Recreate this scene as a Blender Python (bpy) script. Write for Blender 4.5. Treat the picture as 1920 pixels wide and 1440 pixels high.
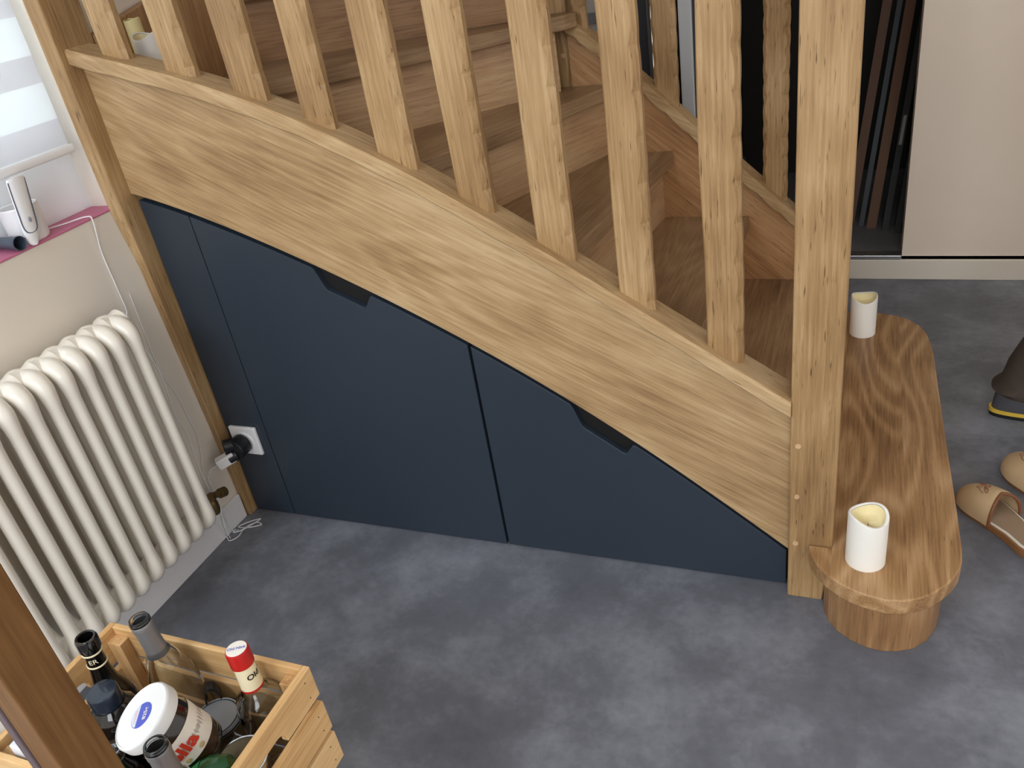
import bpy, bmesh, math, random
import numpy as np
from mathutils import Vector, Matrix, Euler
random.seed(7)
SC = bpy.context.scene
for o in list(bpy.data.objects): bpy.data.objects.remove(o, do_unlink=True)
COL = SC.collection
R = math.radians

# ------------------------------------------------------------------ camera
F_PX = 1549.77
cd = bpy.data.cameras.new('camera'); cam = bpy.data.objects.new('camera', cd); COL.objects.link(cam)
cd.sensor_width = 36.0; cd.lens = F_PX * 36.0 / 1920.0; cd.clip_start = 0.02
_right = Vector((0.924024, 0.352005, -0.149238)); _down = Vector((0.057873, -0.514609, -0.855470)); _fwd = Vector((-0.377928, 0.781838, -0.495883))
cam.matrix_world = Matrix(((_right.x, -_down.x, -_fwd.x, 1.71805), (_right.y, -_down.y, -_fwd.y, -1.54099),
                           (_right.z, -_down.z, -_fwd.z, 1.50000), (0, 0, 0, 1)))
SC.camera = cam
# ------------------------------------------------------------------ light and exposure
SC.view_settings.view_transform = 'Standard'; SC.view_settings.look = 'None'
SC.view_settings.gamma = 1.0; SC.view_settings.use_curve_mapping = False
SC.view_settings.exposure = 0.45
W = bpy.data.worlds.new('room_daylight'); SC.world = W; W.use_nodes = True
bg = W.node_tree.nodes['Background']; bg.inputs[0].default_value = (1.0, 0.94, 0.88, 1); bg.inputs[1].default_value = 0.78

def area(name, loc, target, sx, sy, power, col):
    l = bpy.data.lights.new(name, 'AREA'); l.shape = 'RECTANGLE'; l.size = sx; l.size_y = sy
    l.energy = power; l.color = col
    o = bpy.data.objects.new(name, l); COL.objects.link(o); o.location = loc
    o.rotation_euler = (Vector(target) - Vector(loc)).to_track_quat('-Z', 'Y').to_euler()
    return o
area('added_front_light', (0.15, -2.4, 2.5), (0.8, 0.0, 0.3), 1.7, 1.1, 66, (0.84, 0.92, 1.0))  # area light added high behind the camera; no window stands there
area('added_right_fill', (2.3, -3.5, 1.9), (1.7, 0.2, 0.2), 1.2, 1.5, 24, (0.88, 0.94, 1.0))  # added fill that brightens the right side; no door stands there
area('left_window_daylight', (-0.75, -0.75, 1.75), (0.6, -0.5, 1.2), 1.3, 1.3, 36, (0.86, 0.94, 1.0))

# ------------------------------------------------------------------ helpers
class MB:
    def __init__(s): s.v = []; s.f = []; s.m = []
    def add(s, vs, fs, mi=0):
        b = len(s.v); s.v += [tuple(p) for p in vs]
        s.f += [tuple(i + b for i in f) for f in fs]; s.m += [mi] * len(fs)
        return s
    def box(s, x0, x1, y0, y1, z0, z1, mi=0):
        vs = [(x, y, z) for z in (z0, z1) for y in (y0, y1) for x in (x0, x1)]
        return s.add(vs, [(0, 2, 3, 1), (4, 5, 7, 6), (0, 1, 5, 4), (2, 6, 7, 3), (0, 4, 6, 2), (1, 3, 7, 5)], mi)
    def hexa(s, vs, mi=0):
        return s.add(vs, [(0, 3, 2, 1), (4, 5, 6, 7), (0, 1, 5, 4), (1, 2, 6, 5), (2, 3, 7, 6), (3, 0, 4, 7)], mi)
    def prism(s, poly, a, b, axis='z', mi=0):
        n = len(poly)
        def P(p, h):
            return {'z': (p[0], p[1], h), 'y': (p[0], h, p[1]), 'x': (h, p[0], p[1])}[axis]
        vs = [P(p, a) for p in poly] + [P(p, b) for p in poly]
        fs = [tuple(range(n - 1, -1, -1)), tuple(range(n, 2 * n))] + [(i, (i + 1) % n, n + (i + 1) % n, n + i) for i in range(n)]
        return s.add(vs, fs, mi)
    def loft(s, rings, closed=True, caps=True, mi=0):
        n = len(rings[0]); vs = [p for r in rings for p in r]; fs = []
        for i in range(len(rings) - 1):
            for j in range(n if closed else n - 1):
                k = (j + 1) % n
                fs.append((i * n + j, i * n + k, (i + 1) * n + k, (i + 1) * n + j))
        if caps and closed:
            fs.append(tuple(range(n - 1, -1, -1))); fs.append(tuple((len(rings) - 1) * n + j for j in range(n)))
        return s.add(vs, fs, mi)
    def lathe(s, prof, M=None, seg=32, mi=0, closed_ends=True):
        M = M or Matrix()
        rings = []
        for r, z in prof:
            rings.append([tuple(M @ Vector((r * math.cos(2 * math.pi * k / seg), r * math.sin(2 * math.pi * k / seg), z))) for k in range(seg)])
        return s.loft(rings, True, closed_ends, mi)
    def tube(s, pts, r, seg=8, mi=0, radii=None):
        pts = [Vector(p) for p in pts]; rings = []
        up = Vector((0.13, 0.27, 0.95)).normalized(); prev = None
        for i, p in enumerate(pts):
            t = (pts[min(i + 1, len(pts) - 1)] - pts[max(i - 1, 0)]).normalized()
            a = (prev - t * prev.dot(t)) if prev is not None else t.cross(up)
            if a.length < 1e-6: a = t.orthogonal()
            a.normalize(); b = t.cross(a); prev = a
            rr = radii[i] if radii else r
            rings.append([tuple(p + (a * math.cos(2 * math.pi * k / seg) + b * math.sin(2 * math.pi * k / seg)) * rr) for k in range(seg)])
        return s.loft(rings, True, True, mi)
    def build(s, name, mat, parent=None, bevel=0.0, smooth=False, segs=2, M=None, subsurf=0):
        me = bpy.data.meshes.new(name); me.from_pydata(s.v, [], s.f); me.validate()
        bm = bmesh.new(); bm.from_mesh(me)
        bmesh.ops.recalc_face_normals(bm, faces=bm.faces); bm.to_mesh(me); bm.free()
        mats = mat if isinstance(mat, (list, tuple)) else [mat]
        for m in mats: me.materials.append(m)
        if len(mats) > 1 and len(me.polygons) == len(s.m):
            for p, mi in zip(me.polygons, s.m): p.material_index = mi
        if smooth:
            for p in me.polygons: p.use_smooth = True
        o = bpy.data.objects.new(name, me); COL.objects.link(o)
        if M is not None: o.matrix_world = M
        if parent is not None: o.parent = parent
        if bevel:
            b = o.modifiers.new('bevel', 'BEVEL'); b.width = bevel; b.segments = segs; b.limit_method = 'ANGLE'; b.angle_limit = R(35)
            b.harden_normals = False
        if subsurf:
            b = o.modifiers.new('sub', 'SUBSURF'); b.levels = subsurf; b.render_levels = subsurf
        if smooth:
            md = o.modifiers.new('wn', 'WEIGHTED_NORMAL'); md.keep_sharp = True
            try: me.set_sharp_from_angle(angle=R(40))
            except Exception: pass
        return o

def cr(points, n=8):
    P = [Vector(p) for p in points]; out = []
    for i in range(len(P) - 1):
        p0 = P[max(i - 1, 0)]; p1 = P[i]; p2 = P[i + 1]; p3 = P[min(i + 2, len(P) - 1)]
        for k in range(n):
            t = k / n
            out.append(0.5 * ((2 * p1) + (-p0 + p2) * t + (2 * p0 - 5 * p1 + 4 * p2 - p3) * t * t + (-p0 + 3 * p1 - 3 * p2 + p3) * t ** 3))
    out.append(P[-1]); return out

def empty(name, loc, rz=0.0):
    o = bpy.data.objects.new(name, None); COL.objects.link(o); o.location = loc; o.rotation_euler = (0, 0, rz)
    o.empty_display_size = 0.05
    return o
def at(e):   # parent parts to e while their vertices stay in world coordinates
    bpy.context.view_layer.update(); return e.matrix_world.inverted()
def tag(o, label=None, cat=None, group=None, kind=None):
    if label: o['label'] = label
    if cat: o['category'] = cat
    if group: o['group'] = group
    if kind: o['kind'] = kind
    return o
def struct(o): o['kind'] = 'structure'; return o
def keepworld(o, e):
    o.parent = e; o.matrix_parent_inverse = at(e); return o

def srgb(r, g, b):
    f = lambda c: (c / 255 / 12.92) if c / 255 <= 0.04045 else ((c / 255 + 0.055) / 1.055) ** 2.4
    return (f(r), f(g), f(b), 1)

# ------------------------------------------------------------------ materials
def new_mat(name):
    m = bpy.data.materials.new(name); m.use_nodes = True
    nt = m.node_tree; return m, nt, nt.nodes['Principled BSDF']
def plain(name, col, rough=0.5, metal=0.0, spec=0.5, trans=0.0, coat=0.0, sss=0.0, noise=0.0, nscale=30, bump=0.0, ior=None):
    m, nt, p = new_mat(name)
    p.inputs['Base Color'].default_value = col; p.inputs['Roughness'].default_value = rough
    p.inputs['Metallic'].default_value = metal; p.inputs['Specular IOR Level'].default_value = spec
    if trans: p.inputs['Transmission Weight'].default_value = trans
    if coat: p.inputs['Coat Weight'].default_value = coat
    if ior: p.inputs['IOR'].default_value = ior
    if sss:
        p.inputs['Subsurface Weight'].default_value = sss; p.inputs['Subsurface Radius'].default_value = (0.02, 0.015, 0.01)
        p.inputs['Subsurface Scale'].default_value = 0.5
    if noise or bump:
        tc = nt.nodes.new('ShaderNodeTexCoord'); n = nt.nodes.new('ShaderNodeTexNoise'); n.inputs['Scale'].default_value = nscale
        n.inputs['Detail'].default_value = 4
        nt.links.new(tc.outputs['Object'], n.inputs['Vector'])
        if noise:
            mx = nt.nodes.new('ShaderNodeMix'); mx.data_type = 'RGBA'
            mx.inputs[6].default_value = tuple(c * (1 - noise) for c in col[:3]) + (1,)
            mx.inputs[7].default_value = tuple(min(1, c * (1 + noise)) for c in col[:3]) + (1,)
            nt.links.new(n.outputs['Fac'], mx.inputs[0]); nt.links.new(mx.outputs[2], p.inputs['Base Color'])
        if bump:
            b = nt.nodes.new('ShaderNodeBump'); b.inputs['Strength'].default_value = bump; b.inputs['Distance'].default_value = 0.002
            nt.links.new(n.outputs['Fac'], b.inputs['Height']); nt.links.new(b.outputs[0], p.inputs['Normal'])
    return m

def wood(name, light, mid, dark, rot=(0, 0, 0), rough=0.42, fig=1.0, pores=1.0, planks=None):
    """oak: grain runs along the local axis that 'rot' turns onto X"""
    m, nt, p = new_mat(name); N = nt.nodes.new; L = nt.links.new
    tc = N('ShaderNodeTexCoord'); info = N('ShaderNodeObjectInfo')
    off = N('ShaderNodeVectorMath'); off.operation = 'SCALE'; off.inputs[0].default_value = (7.3, 3.1, 5.7)
    L(info.outputs['Random'], off.inputs['Scale'])
    m1 = N('ShaderNodeMapping'); m1.inputs['Rotation'].default_value = rot; L(tc.outputs['Object'], m1.inputs['Vector'])
    ad = N('ShaderNodeVectorMath'); ad.operation = 'ADD'; L(m1.outputs[0], ad.inputs[0]); L(off.outputs[0], ad.inputs[1])
    base = ad.outputs[0]
    if planks:      # planks glued side by side: shift the pattern per plank
        sx = N('ShaderNodeSeparateXYZ'); L(m1.outputs[0], sx.inputs[0])
        gt = N('ShaderNodeMath'); gt.operation = 'MULTIPLY_ADD'; L(sx.outputs['Y'], gt.inputs[0]); gt.inputs[1].default_value = 1 / planks[0]; gt.inputs[2].default_value = planks[1]
        fl = N('ShaderNodeMath'); fl.operation = 'FLOOR'; L(gt.outputs[0], fl.inputs[0])
        cb = N('ShaderNodeCombineXYZ'); mu = N('ShaderNodeMath'); mu.operation = 'MULTIPLY'; L(fl.outputs[0], mu.inputs[0]); mu.inputs[1].default_value = 3.37
        L(mu.outputs[0], cb.inputs[0]); L(mu.outputs[0], cb.inputs[2])
        a2 = N('ShaderNodeVectorMath'); a2.operation = 'ADD'; L(base, a2.inputs[0]); L(cb.outputs[0], a2.inputs[1]); base = a2.outputs[0]
    def nz(scale, detail=2.0, rough_=0.5, dist=0.0):
        mp = N('ShaderNodeMapping'); mp.inputs['Scale'].default_value = scale; L(base, mp.inputs['Vector'])
        n = N('ShaderNodeTexNoise'); n.inputs['Scale'].default_value = 1.0; n.inputs['Detail'].default_value = detail
        n.inputs['Roughness'].default_value = rough_; n.inputs['Distortion'].default_value = dist
        L(mp.outputs[0], n.inputs['Vector']); return n.outputs['Fac']
    def math_(op, a, b, c=None):
        n = N('ShaderNodeMath'); n.operation = op
        for i, q in enumerate((a, b, c)):
            if q is None: continue
            if isinstance(q, (int, float)): n.inputs[i].default_value = q
            else: L(q, n.inputs[i])
        return n.outputs[0]
    fig_n = nz((1.1, 6, 6), 0.5, 0.4, 0.15)
    rings = math_('SINE', math_('MULTIPLY', fig_n, 78.0), 0)
    rings = math_('MULTIPLY_ADD', rings, 0.5, 0.5)
    rings = math_('POWER', rings, 2.0)
    blot = nz((3.0, 5.0, 5.0), 3.0)
    fine = nz((7, 190, 190), 3.0, 0.6)
    pore = nz((22, 330, 330), 1.0)
    f = math_('MULTIPLY_ADD', math_('SUBTRACT', blot, 0.5), 1.3, 0.52)
    f = math_('MULTIPLY_ADD', math_('SUBTRACT', fine, 0.5), 1.0, f)
    f = math_('MULTIPLY_ADD', math_('SUBTRACT', rings, 0.4), 0.13 * fig, f)
    rp = N('ShaderNodeValToRGB'); rp.color_ramp.elements[0].color = dark; rp.color_ramp.elements[1].color = light
    rp.color_ramp.elements[0].position = 0.0; rp.color_ramp.elements[1].position = 1.0
    e = rp.color_ramp.elements.new(0.5); e.color = mid
    L(f, rp.inputs[0])
    po = N('ShaderNodeMapRange'); po.inputs[1].default_value = 0.33; po.inputs[2].default_value = 0.22
    po.inputs[3].default_value = 0.0; po.inputs[4].default_value = 0.55 * pores; L(pore, po.inputs[0])
    mx = N('ShaderNodeMix'); mx.data_type = 'RGBA'; L(po.outputs[0], mx.inputs[0]); L(rp.outputs[0], mx.inputs[6])
    mx.inputs[7].default_value = tuple(c * 0.45 for c in dark[:3]) + (1,)
    L(mx.outputs[2], p.inputs['Base Color'])
    p.inputs['Roughness'].default_value = rough; p.inputs['Specular IOR Level'].default_value = 0.35
    b = N('ShaderNodeBump'); b.inputs['Strength'].default_value = 0.25; b.inputs['Distance'].default_value = 0.0006
    L(f, b.inputs['Height']); L(b.outputs[0], p.inputs['Normal'])
    return m

OAK_L, OAK_M, OAK_D = srgb(208, 181, 141), srgb(179, 148, 107), srgb(134, 102, 68)
slope = math.atan2(0.83, 1.6)
oak_slope = wood('oak_sloping_grain', OAK_L, OAK_M, OAK_D, (0, -slope, 0))
oak_up = wood('oak_upright_grain', srgb(200, 170, 128), srgb(167, 134, 92), srgb(122, 90, 58), (0, R(90), 0), pores=1.6, fig=0.6)
TR_L, TR_M, TR_D = srgb(196, 160, 118), srgb(168, 130, 88), srgb(118, 84, 54)
oak_tread = wood('oak_tread_grain', TR_L, TR_M, TR_D, (0, 0, R(-90)), rough=0.38, fig=3.0, planks=(0.15, 0.35))
def riser_wood(deg): return wood('oak_riser_grain_%d' % deg, OAK_L, srgb(192, 156, 118), srgb(150, 112, 80), (0, 0, R(-deg)), fig=1.0)
def tread_wood(deg): return wood('oak_winder_grain_%d' % deg, srgb(180, 150, 115), srgb(150, 120, 88), srgb(104, 78, 54), (0, 0, R(-deg)), rough=0.4, fig=1.2)
oak_riser = wood('oak_riser_grain', OAK_L, srgb(190, 152, 112), srgb(144, 104, 70), (0, 0, R(-80)), fig=1.2)
oak_block = wood('oak_block_grain', TR_L, srgb(158, 120, 82), TR_D, (0, R(90), 0))
oak_peg = wood('oak_peg_grain', srgb(222, 190, 150), srgb(198, 162, 122), srgb(160, 120, 84), (0, R(90), 0))
pine_x = wood('pine_long_grain', srgb(236, 203, 153), srgb(219, 177, 122), srgb(186, 138, 84), (0, 0, 0), rough=0.55, pores=0.2)
pine_y = wood('pine_cross_grain', srgb(238, 205, 155), srgb(221, 180, 125), srgb(188, 140, 86), (0, 0, R(-90)), rough=0.55, pores=0.2)
pine_z = wood('pine_upright_grain', srgb(226, 190, 145), srgb(206, 165, 115), srgb(170, 125, 78), (0, R(90), 0), rough=0.55, pores=0.2)
brown_z = wood('brown_stained_grain', srgb(134, 96, 54), srgb(108, 74, 38), srgb(72, 46, 24), (0, R(90), 0), rough=0.4, pores=0.3)
wall_m = plain('painted_wall', srgb(240, 224, 206), 0.75, noise=0.03, nscale=8, bump=0.06)
wall_white = plain('painted_white_wall', srgb(226, 222, 218), 0.7, bump=0.05)
skirt_m = plain('painted_skirting', srgb(232, 222, 206), 0.45)
white_pl = plain('white_plastic', srgb(236, 236, 238), 0.3)
white_frame = plain('white_window_frame', srgb(238, 242, 246), 0.4)
cab_m = plain('matt_anthracite_panel', srgb(44, 54, 66), 0.42, spec=0.5, noise=0.03, nscale=300)
gap_m = plain('black_gap_shade', srgb(6, 6, 8), 0.8)
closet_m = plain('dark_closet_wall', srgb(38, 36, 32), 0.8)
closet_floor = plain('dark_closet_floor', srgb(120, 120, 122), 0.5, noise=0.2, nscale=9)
grey_door = plain('dark_grey_sliding_door', srgb(70, 72, 78), 0.35)
alu = plain('brushed_aluminium', srgb(190, 190, 192), 0.3, 0.9)
rad_m = plain('white_radiator_enamel', srgb(238, 232, 220), 0.28, coat=0.3)
brass = plain('aged_brass', srgb(120, 98, 62), 0.45, 0.8)
black_pl = plain('black_plastic', srgb(24, 27, 32), 0.4, bump=0.1, nscale=400)
candle_m = plain('ivory_wax', srgb(255, 252, 243), 0.45, sss=0.35)
candle_in = plain('ivory_wax_inside', srgb(247, 234, 190), 0.5, sss=0.3)
candle_y = plain('yellowish_wax', srgb(232, 216, 160), 0.45, sss=0.3)
sill_m = plain('pink_red_painted_sill', srgb(196, 112, 142), 0.6, noise=0.12, nscale=20, bump=0.1)
glass = plain('clear_glass', (0.93, 0.95, 0.95, 1), 0.03, trans=1.0, ior=1.42)
dark_glass = plain('black_glass', srgb(14, 12, 12), 0.08, coat=0.5)
green_glass = plain('green_glass', srgb(16, 84, 42), 0.12, coat=0.4)
steel = plain('steel_can', srgb(190, 190, 190), 0.25, 1.0)
capsule = plain('grey_foil_capsule', srgb(158, 156, 158), 0.4, 0.6)
red_cap = plain('red_cap', srgb(186, 34, 32), 0.3)
cream = plain('cream_label_paper', srgb(232, 220, 184), 0.6)
white_lbl = plain('white_label_paper', srgb(238, 232, 222), 0.6)
red_ink = plain('red_ink', srgb(206, 56, 34), 0.5)
black_ink = plain('black_ink', srgb(20, 20, 24), 0.5)
blue_ink = plain('blue_ink', srgb(82, 96, 196), 0.5)
pink_ink = plain('pink_ink', srgb(236, 140, 160), 0.5)
gold_ink = plain('gold_ink', srgb(190, 170, 120), 0.5)
choc = plain('chocolate_smears', srgb(90, 56, 36), 0.4, noise=0.5, nscale=60)
leather = plain('tan_leather', srgb(206, 178, 138), 0.55, noise=0.05, nscale=60)
cork = plain('brown_sole', srgb(140, 96, 56), 0.75, noise=0.25, nscale=300, bump=0.4)
trim_br = plain('brown_binding', srgb(120, 74, 44), 0.6)
insole = plain('insole_suede', srgb(150, 128, 104), 0.7, noise=0.15, nscale=25)
fluff = plain('white_insole_edge', srgb(226, 220, 208), 0.8)
embro = plain('embroidery_thread', srgb(150, 100, 78), 0.7)
denim = plain('dark_trouser_cloth', srgb(72, 62, 54), 0.85, noise=0.25, nscale=40, bump=0.3)
shoe_m = plain('dark_grey_shoe', srgb(78, 78, 84), 0.4, noise=0.2, nscale=30)
yellow_m = plain('yellow_sole_band', srgb(226, 190, 70), 0.5)
rubber = plain('black_rubber', srgb(20, 20, 22), 0.7)
jumper = plain('grey_jumper_cloth', srgb(92, 96, 104), 0.9, noise=0.1, nscale=120)
skin = plain('skin', srgb(214, 164, 138), 0.5, sss=0.1)
hair_m = plain('brown_hair', srgb(70, 48, 34), 0.6)
grey_lid = plain('grey_lid', srgb(150, 154, 160), 0.4)
mauve = plain('mauve_grey_shaded_side', srgb(98, 84, 88), 0.5)

# floor: grey concrete-look vinyl
def floor_material():
    m, nt, p = new_mat('grey_concrete_vinyl'); N = nt.nodes.new; L = nt.links.new
    tc = N('ShaderNodeTexCoord')
    def nz(s, d, r=0.55, di=0.0):
        n = N('ShaderNodeTexNoise'); n.inputs['Scale'].default_value = s; n.inputs['Detail'].default_value = d
        n.inputs['Roughness'].default_value = r; n.inputs['Distortion'].default_value = di
        L(tc.outputs['Object'], n.inputs['Vector']); return n.outputs['Fac']
    a = nz(4.2, 5, 0.6, 0.2); b = nz(45, 4, 0.6); c = nz(11, 3)
    def ma(x, k, y):
        n = N('ShaderNodeMath'); n.operation = 'MULTIPLY_ADD'; L(x, n.inputs[0]); n.inputs[1].default_value = k
        if isinstance(y, float): n.inputs[2].default_value = y
        else: L(y, n.inputs[2])
        return n.outputs[0]
    f = ma(a, 1.25, -0.625 + 0.5 - 0.25); f = ma(b, 0.34, f); f = ma(c, 0.22, f)
    # tile tone differences
    br = N('ShaderNodeTexBrick'); br.inputs['Scale'].default_value = 1.0; br.inputs['Brick Width'].default_value = 0.95; br.inputs['Row Height'].default_value = 0.46
    br.inputs['Mortar Size'].default_value = 0.0007; br.inputs['Color1'].default_value = (0, 0, 0, 1); br.inputs['Color2'].default_value = (1, 1, 1, 1); br.inputs['Mortar'].default_value = (-1.0, -1.0, -1.0, 1)
    mp = N('ShaderNodeMapping'); mp.inputs['Rotation'].default_value = (0, 0, R(0)); mp.inputs['Location'].default_value = (0.13, 0.21, 0)
    L(tc.outputs['Object'], mp.inputs['Vector']); L(mp.outputs[0], br.inputs['Vector'])
    f = ma(br.outputs['Color'], 0.07, f)
    rp = N('ShaderNodeValToRGB'); rp.color_ramp.elements[0].color = srgb(78, 81, 88); rp.color_ramp.elements[1].color = srgb(150, 154, 165)
    e = rp.color_ramp.elements.new(0.5); e.color = srgb(107, 110, 119)
    L(f, rp.inputs[0]); L(rp.outputs[0], p.inputs['Base Color'])
    p.inputs['Roughness'].default_value = 0.5; p.inputs['Specular IOR Level'].default_value = 0.4
    bu = N('ShaderNodeBump'); bu.inputs['Strength'].default_value = 0.1; bu.inputs['Distance'].default_value = 0.001
    L(b, bu.inputs['Height']); L(bu.outputs[0], p.inputs['Normal'])
    return m
floor_m = floor_material()

def blind_material():
    # day-and-night blind: woven bands alternate with sheer bands
    m, nt, p = new_mat('zebra_blind_cloth'); N = nt.nodes.new; L = nt.links.new
    tc = N('ShaderNodeTexCoord'); sx = N('ShaderNodeSeparateXYZ'); L(tc.outputs['Object'], sx.inputs[0])
    a = N('ShaderNodeMath'); a.operation = 'MULTIPLY_ADD'; L(sx.outputs['Z'], a.inputs[0]); a.inputs[1].default_value = 1 / 0.138; a.inputs[2].default_value = -0.53
    fr = N('ShaderNodeMath'); fr.operation = 'FRACT'; L(a.outputs[0], fr.inputs[0])
    g = N('ShaderNodeMath'); g.operation = 'GREATER_THAN'; L(fr.outputs[0], g.inputs[0]); g.inputs[1].default_value = 0.42
    mx = N('ShaderNodeMix'); mx.data_type = 'RGBA'; L(g.outputs[0], mx.inputs[0]); mx.inputs[6].default_value = srgb(232, 233, 236); mx.inputs[7].default_value = srgb(246, 250, 252)
    L(mx.outputs[2], p.inputs['Base Color']); p.inputs['Roughness'].default_value = 0.8
    tr = N('ShaderNodeBsdfTranslucent'); L(mx.outputs[2], tr.inputs[0])
    ms = N('ShaderNodeMixShader'); ms.inputs[0].default_value = 0.55
    L(p.outputs[0], ms.inputs[1]); L(tr.outputs[0], ms.inputs[2]); L(ms.outputs[0], nt.nodes['Material Output'].inputs[0])
    return m
blind_m = blind_material()

# text turned into a flat mesh: list of verts (x, y) and faces
def text_mesh(s, size, bold=0.0):
    c = bpy.data.curves.new('t', 'FONT'); c.body = s; c.size = size; c.align_x = 'CENTER'; c.align_y = 'CENTER'; c.offset = bold; c.resolution_u = 3
    o = bpy.data.objects.new('t', c); COL.objects.link(o)
    dg = bpy.context.evaluated_depsgraph_get(); me = bpy.data.meshes.new_from_object(o.evaluated_get(dg))
    vs = [tuple(v.co) for v in me.vertices]; fs = [tuple(p.vertices) for p in me.polygons]
    bpy.data.objects.remove(o, do_unlink=True); bpy.data.curves.remove(c); bpy.data.meshes.remove(me)
    return vs, fs
def subdivided(vs, fs, cuts=2):
    me = bpy.data.meshes.new('x'); me.from_pydata(vs, [], fs); bm = bmesh.new(); bm.from_mesh(me)
    bmesh.ops.triangulate(bm, faces=bm.faces); bmesh.ops.subdivide_edges(bm, edges=bm.edges, cuts=cuts)
    bmesh.ops.triangulate(bm, faces=bm.faces); bm.to_mesh(me); bm.free()
    r = [tuple(v.co) for v in me.vertices], [tuple(p.vertices) for p in me.polygons]; bpy.data.meshes.remove(me); return r

# ================================================================== THE SETTING
YB = 1.79
fl = MB().box(-0.6, 4.2, -3.8, YB, -0.05, 0.0).build('floor', floor_m); struct(fl)
struct(MB().box(-0.6, 4.2, -3.8, YB + 1.5, 2.6, 2.7).build('ceiling', plain('white_ceiling', srgb(238, 234, 228), 0.8)))
# left wall with the window recess
wl = MB()
wl.box(-0.25, 0.0, -3.8, 3.4, -0.05, 1.0)                 # below the sill
wl.box(-0.25, 0.0, -0.045, 3.4, 1.0, 2.6)                 # right of the window
wl.box(-0.25, 0.0, -3.8, -1.45, 1.0, 2.6)
wl.box(-0.25, 0.0, -1.45, -0.045, 2.2, 2.6)
struct(wl.build('wall_left', plain('painted_left_wall', srgb(230, 221, 208), 0.75, noise=0.02, nscale=8, bump=0.06)))
# window
wn = empty('window_1', (-0.09, -0.75, 1.0)); struct(wn)
for nm_, bb in (('lower_panel', (-1.45, -0.045, 1.0, 1.2)), ('frame_top', (-1.45, -0.045, 2.13, 2.2)), ('frame_side', (-0.115, -0.045, 1.2, 2.13)), ('frame_side', (-1.45, -1.38, 1.2, 2.13)), ('frame_mullion', (-0.79, -0.71, 1.2, 2.13))):
    keepworld(MB().box(-0.12, -0.085, *bb).build(nm_, white_frame), wn)
keepworld(MB().box(-0.106, -0.1, -1.38, -0.12, 1.2, 2.13).build('window_pane', glass), wn)
s = MB(); s.box(-0.085, 0.003, -1.45, -0.046, 1.0004, 1.006); struct(s.build('trim_1', sill_m, bevel=0.002))
# back wall: grey sliding door, white jamb, dark closet, plain wall
wb = MB(); wb.box(1.876, 4.2, YB, YB + 0.12, 0.0, 2.6); wb.box(-0.0, 4.2, YB, YB + 0.12, 2.3, 2.6)
wb.box(-0.0, 0.45, YB, YB + 0.12, 0, 2.3)
struct(wb.build('wall_back', wall_m))
struct(MB().box(0.45, 0.89, YB, YB + 0.1, 0.0, 2.3).build('wall_back_left', wall_white))
d = empty('door_1', (0.92, YB, 0)); struct(d)
keepworld(MB().box(0.78, 0.936, YB - 0.03, YB - 0.002, 0.02, 2.25).build('door_panel', grey_door), d)
keepworld(MB().box(0.936, 0.943, YB - 0.034, YB - 0.001, 0.02, 2.25).build('edge_strip', alu), d)
struct(MB().box(0.95, 1.05, YB, YB + 0.1, 0, 2.3).build('trim_2', gap_m))
struct(MB().box(1.052, 1.1, YB - 0.03, YB + 0.12, 0, 2.3).build('trim_3', white_frame, bevel=0.003))
struct(MB().box(1.1, 1.13, YB - 0.01, YB + 0.12, 0, 2.3).build('trim_4', grey_door))
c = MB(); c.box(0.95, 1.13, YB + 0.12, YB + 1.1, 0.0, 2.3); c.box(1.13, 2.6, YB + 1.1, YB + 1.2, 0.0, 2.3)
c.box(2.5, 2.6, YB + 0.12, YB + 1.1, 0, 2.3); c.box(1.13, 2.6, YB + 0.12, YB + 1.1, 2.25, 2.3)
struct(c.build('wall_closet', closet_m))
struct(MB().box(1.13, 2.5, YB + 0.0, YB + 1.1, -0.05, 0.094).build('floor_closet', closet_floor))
struct(MB().box(1.13, 1.145, YB + 0.12, YB + 1.1, 0.094, 0.19).build('baseboard_closet', plain('dim_grey_skirting', srgb(120, 122, 122), 0.6)))
t = MB().box(1.13, 1.874, YB - 0.012, YB + 0.035, 0.078, 0.1).build('trim_5', alu, bevel=0.002); struct(t)
struct(MB().box(1.13, 4.2, YB - 0.014, YB - 0.001, 0.0, 0.083).build('baseboard_back', skirt_m, bevel=0.003))
struct(MB().box(0.0005, 0.013, -3.8, -0.033, 0.0, 0.085).build('baseboard_left', white_pl, bevel=0.003))
# grey shelf lines on the white wall beyond the stairs
struct(MB().box(0.45, 0.888, YB - 0.012, YB - 0.001, 1.06, 1.1).build('trim_6', grey_lid, bevel=0.002))

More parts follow.
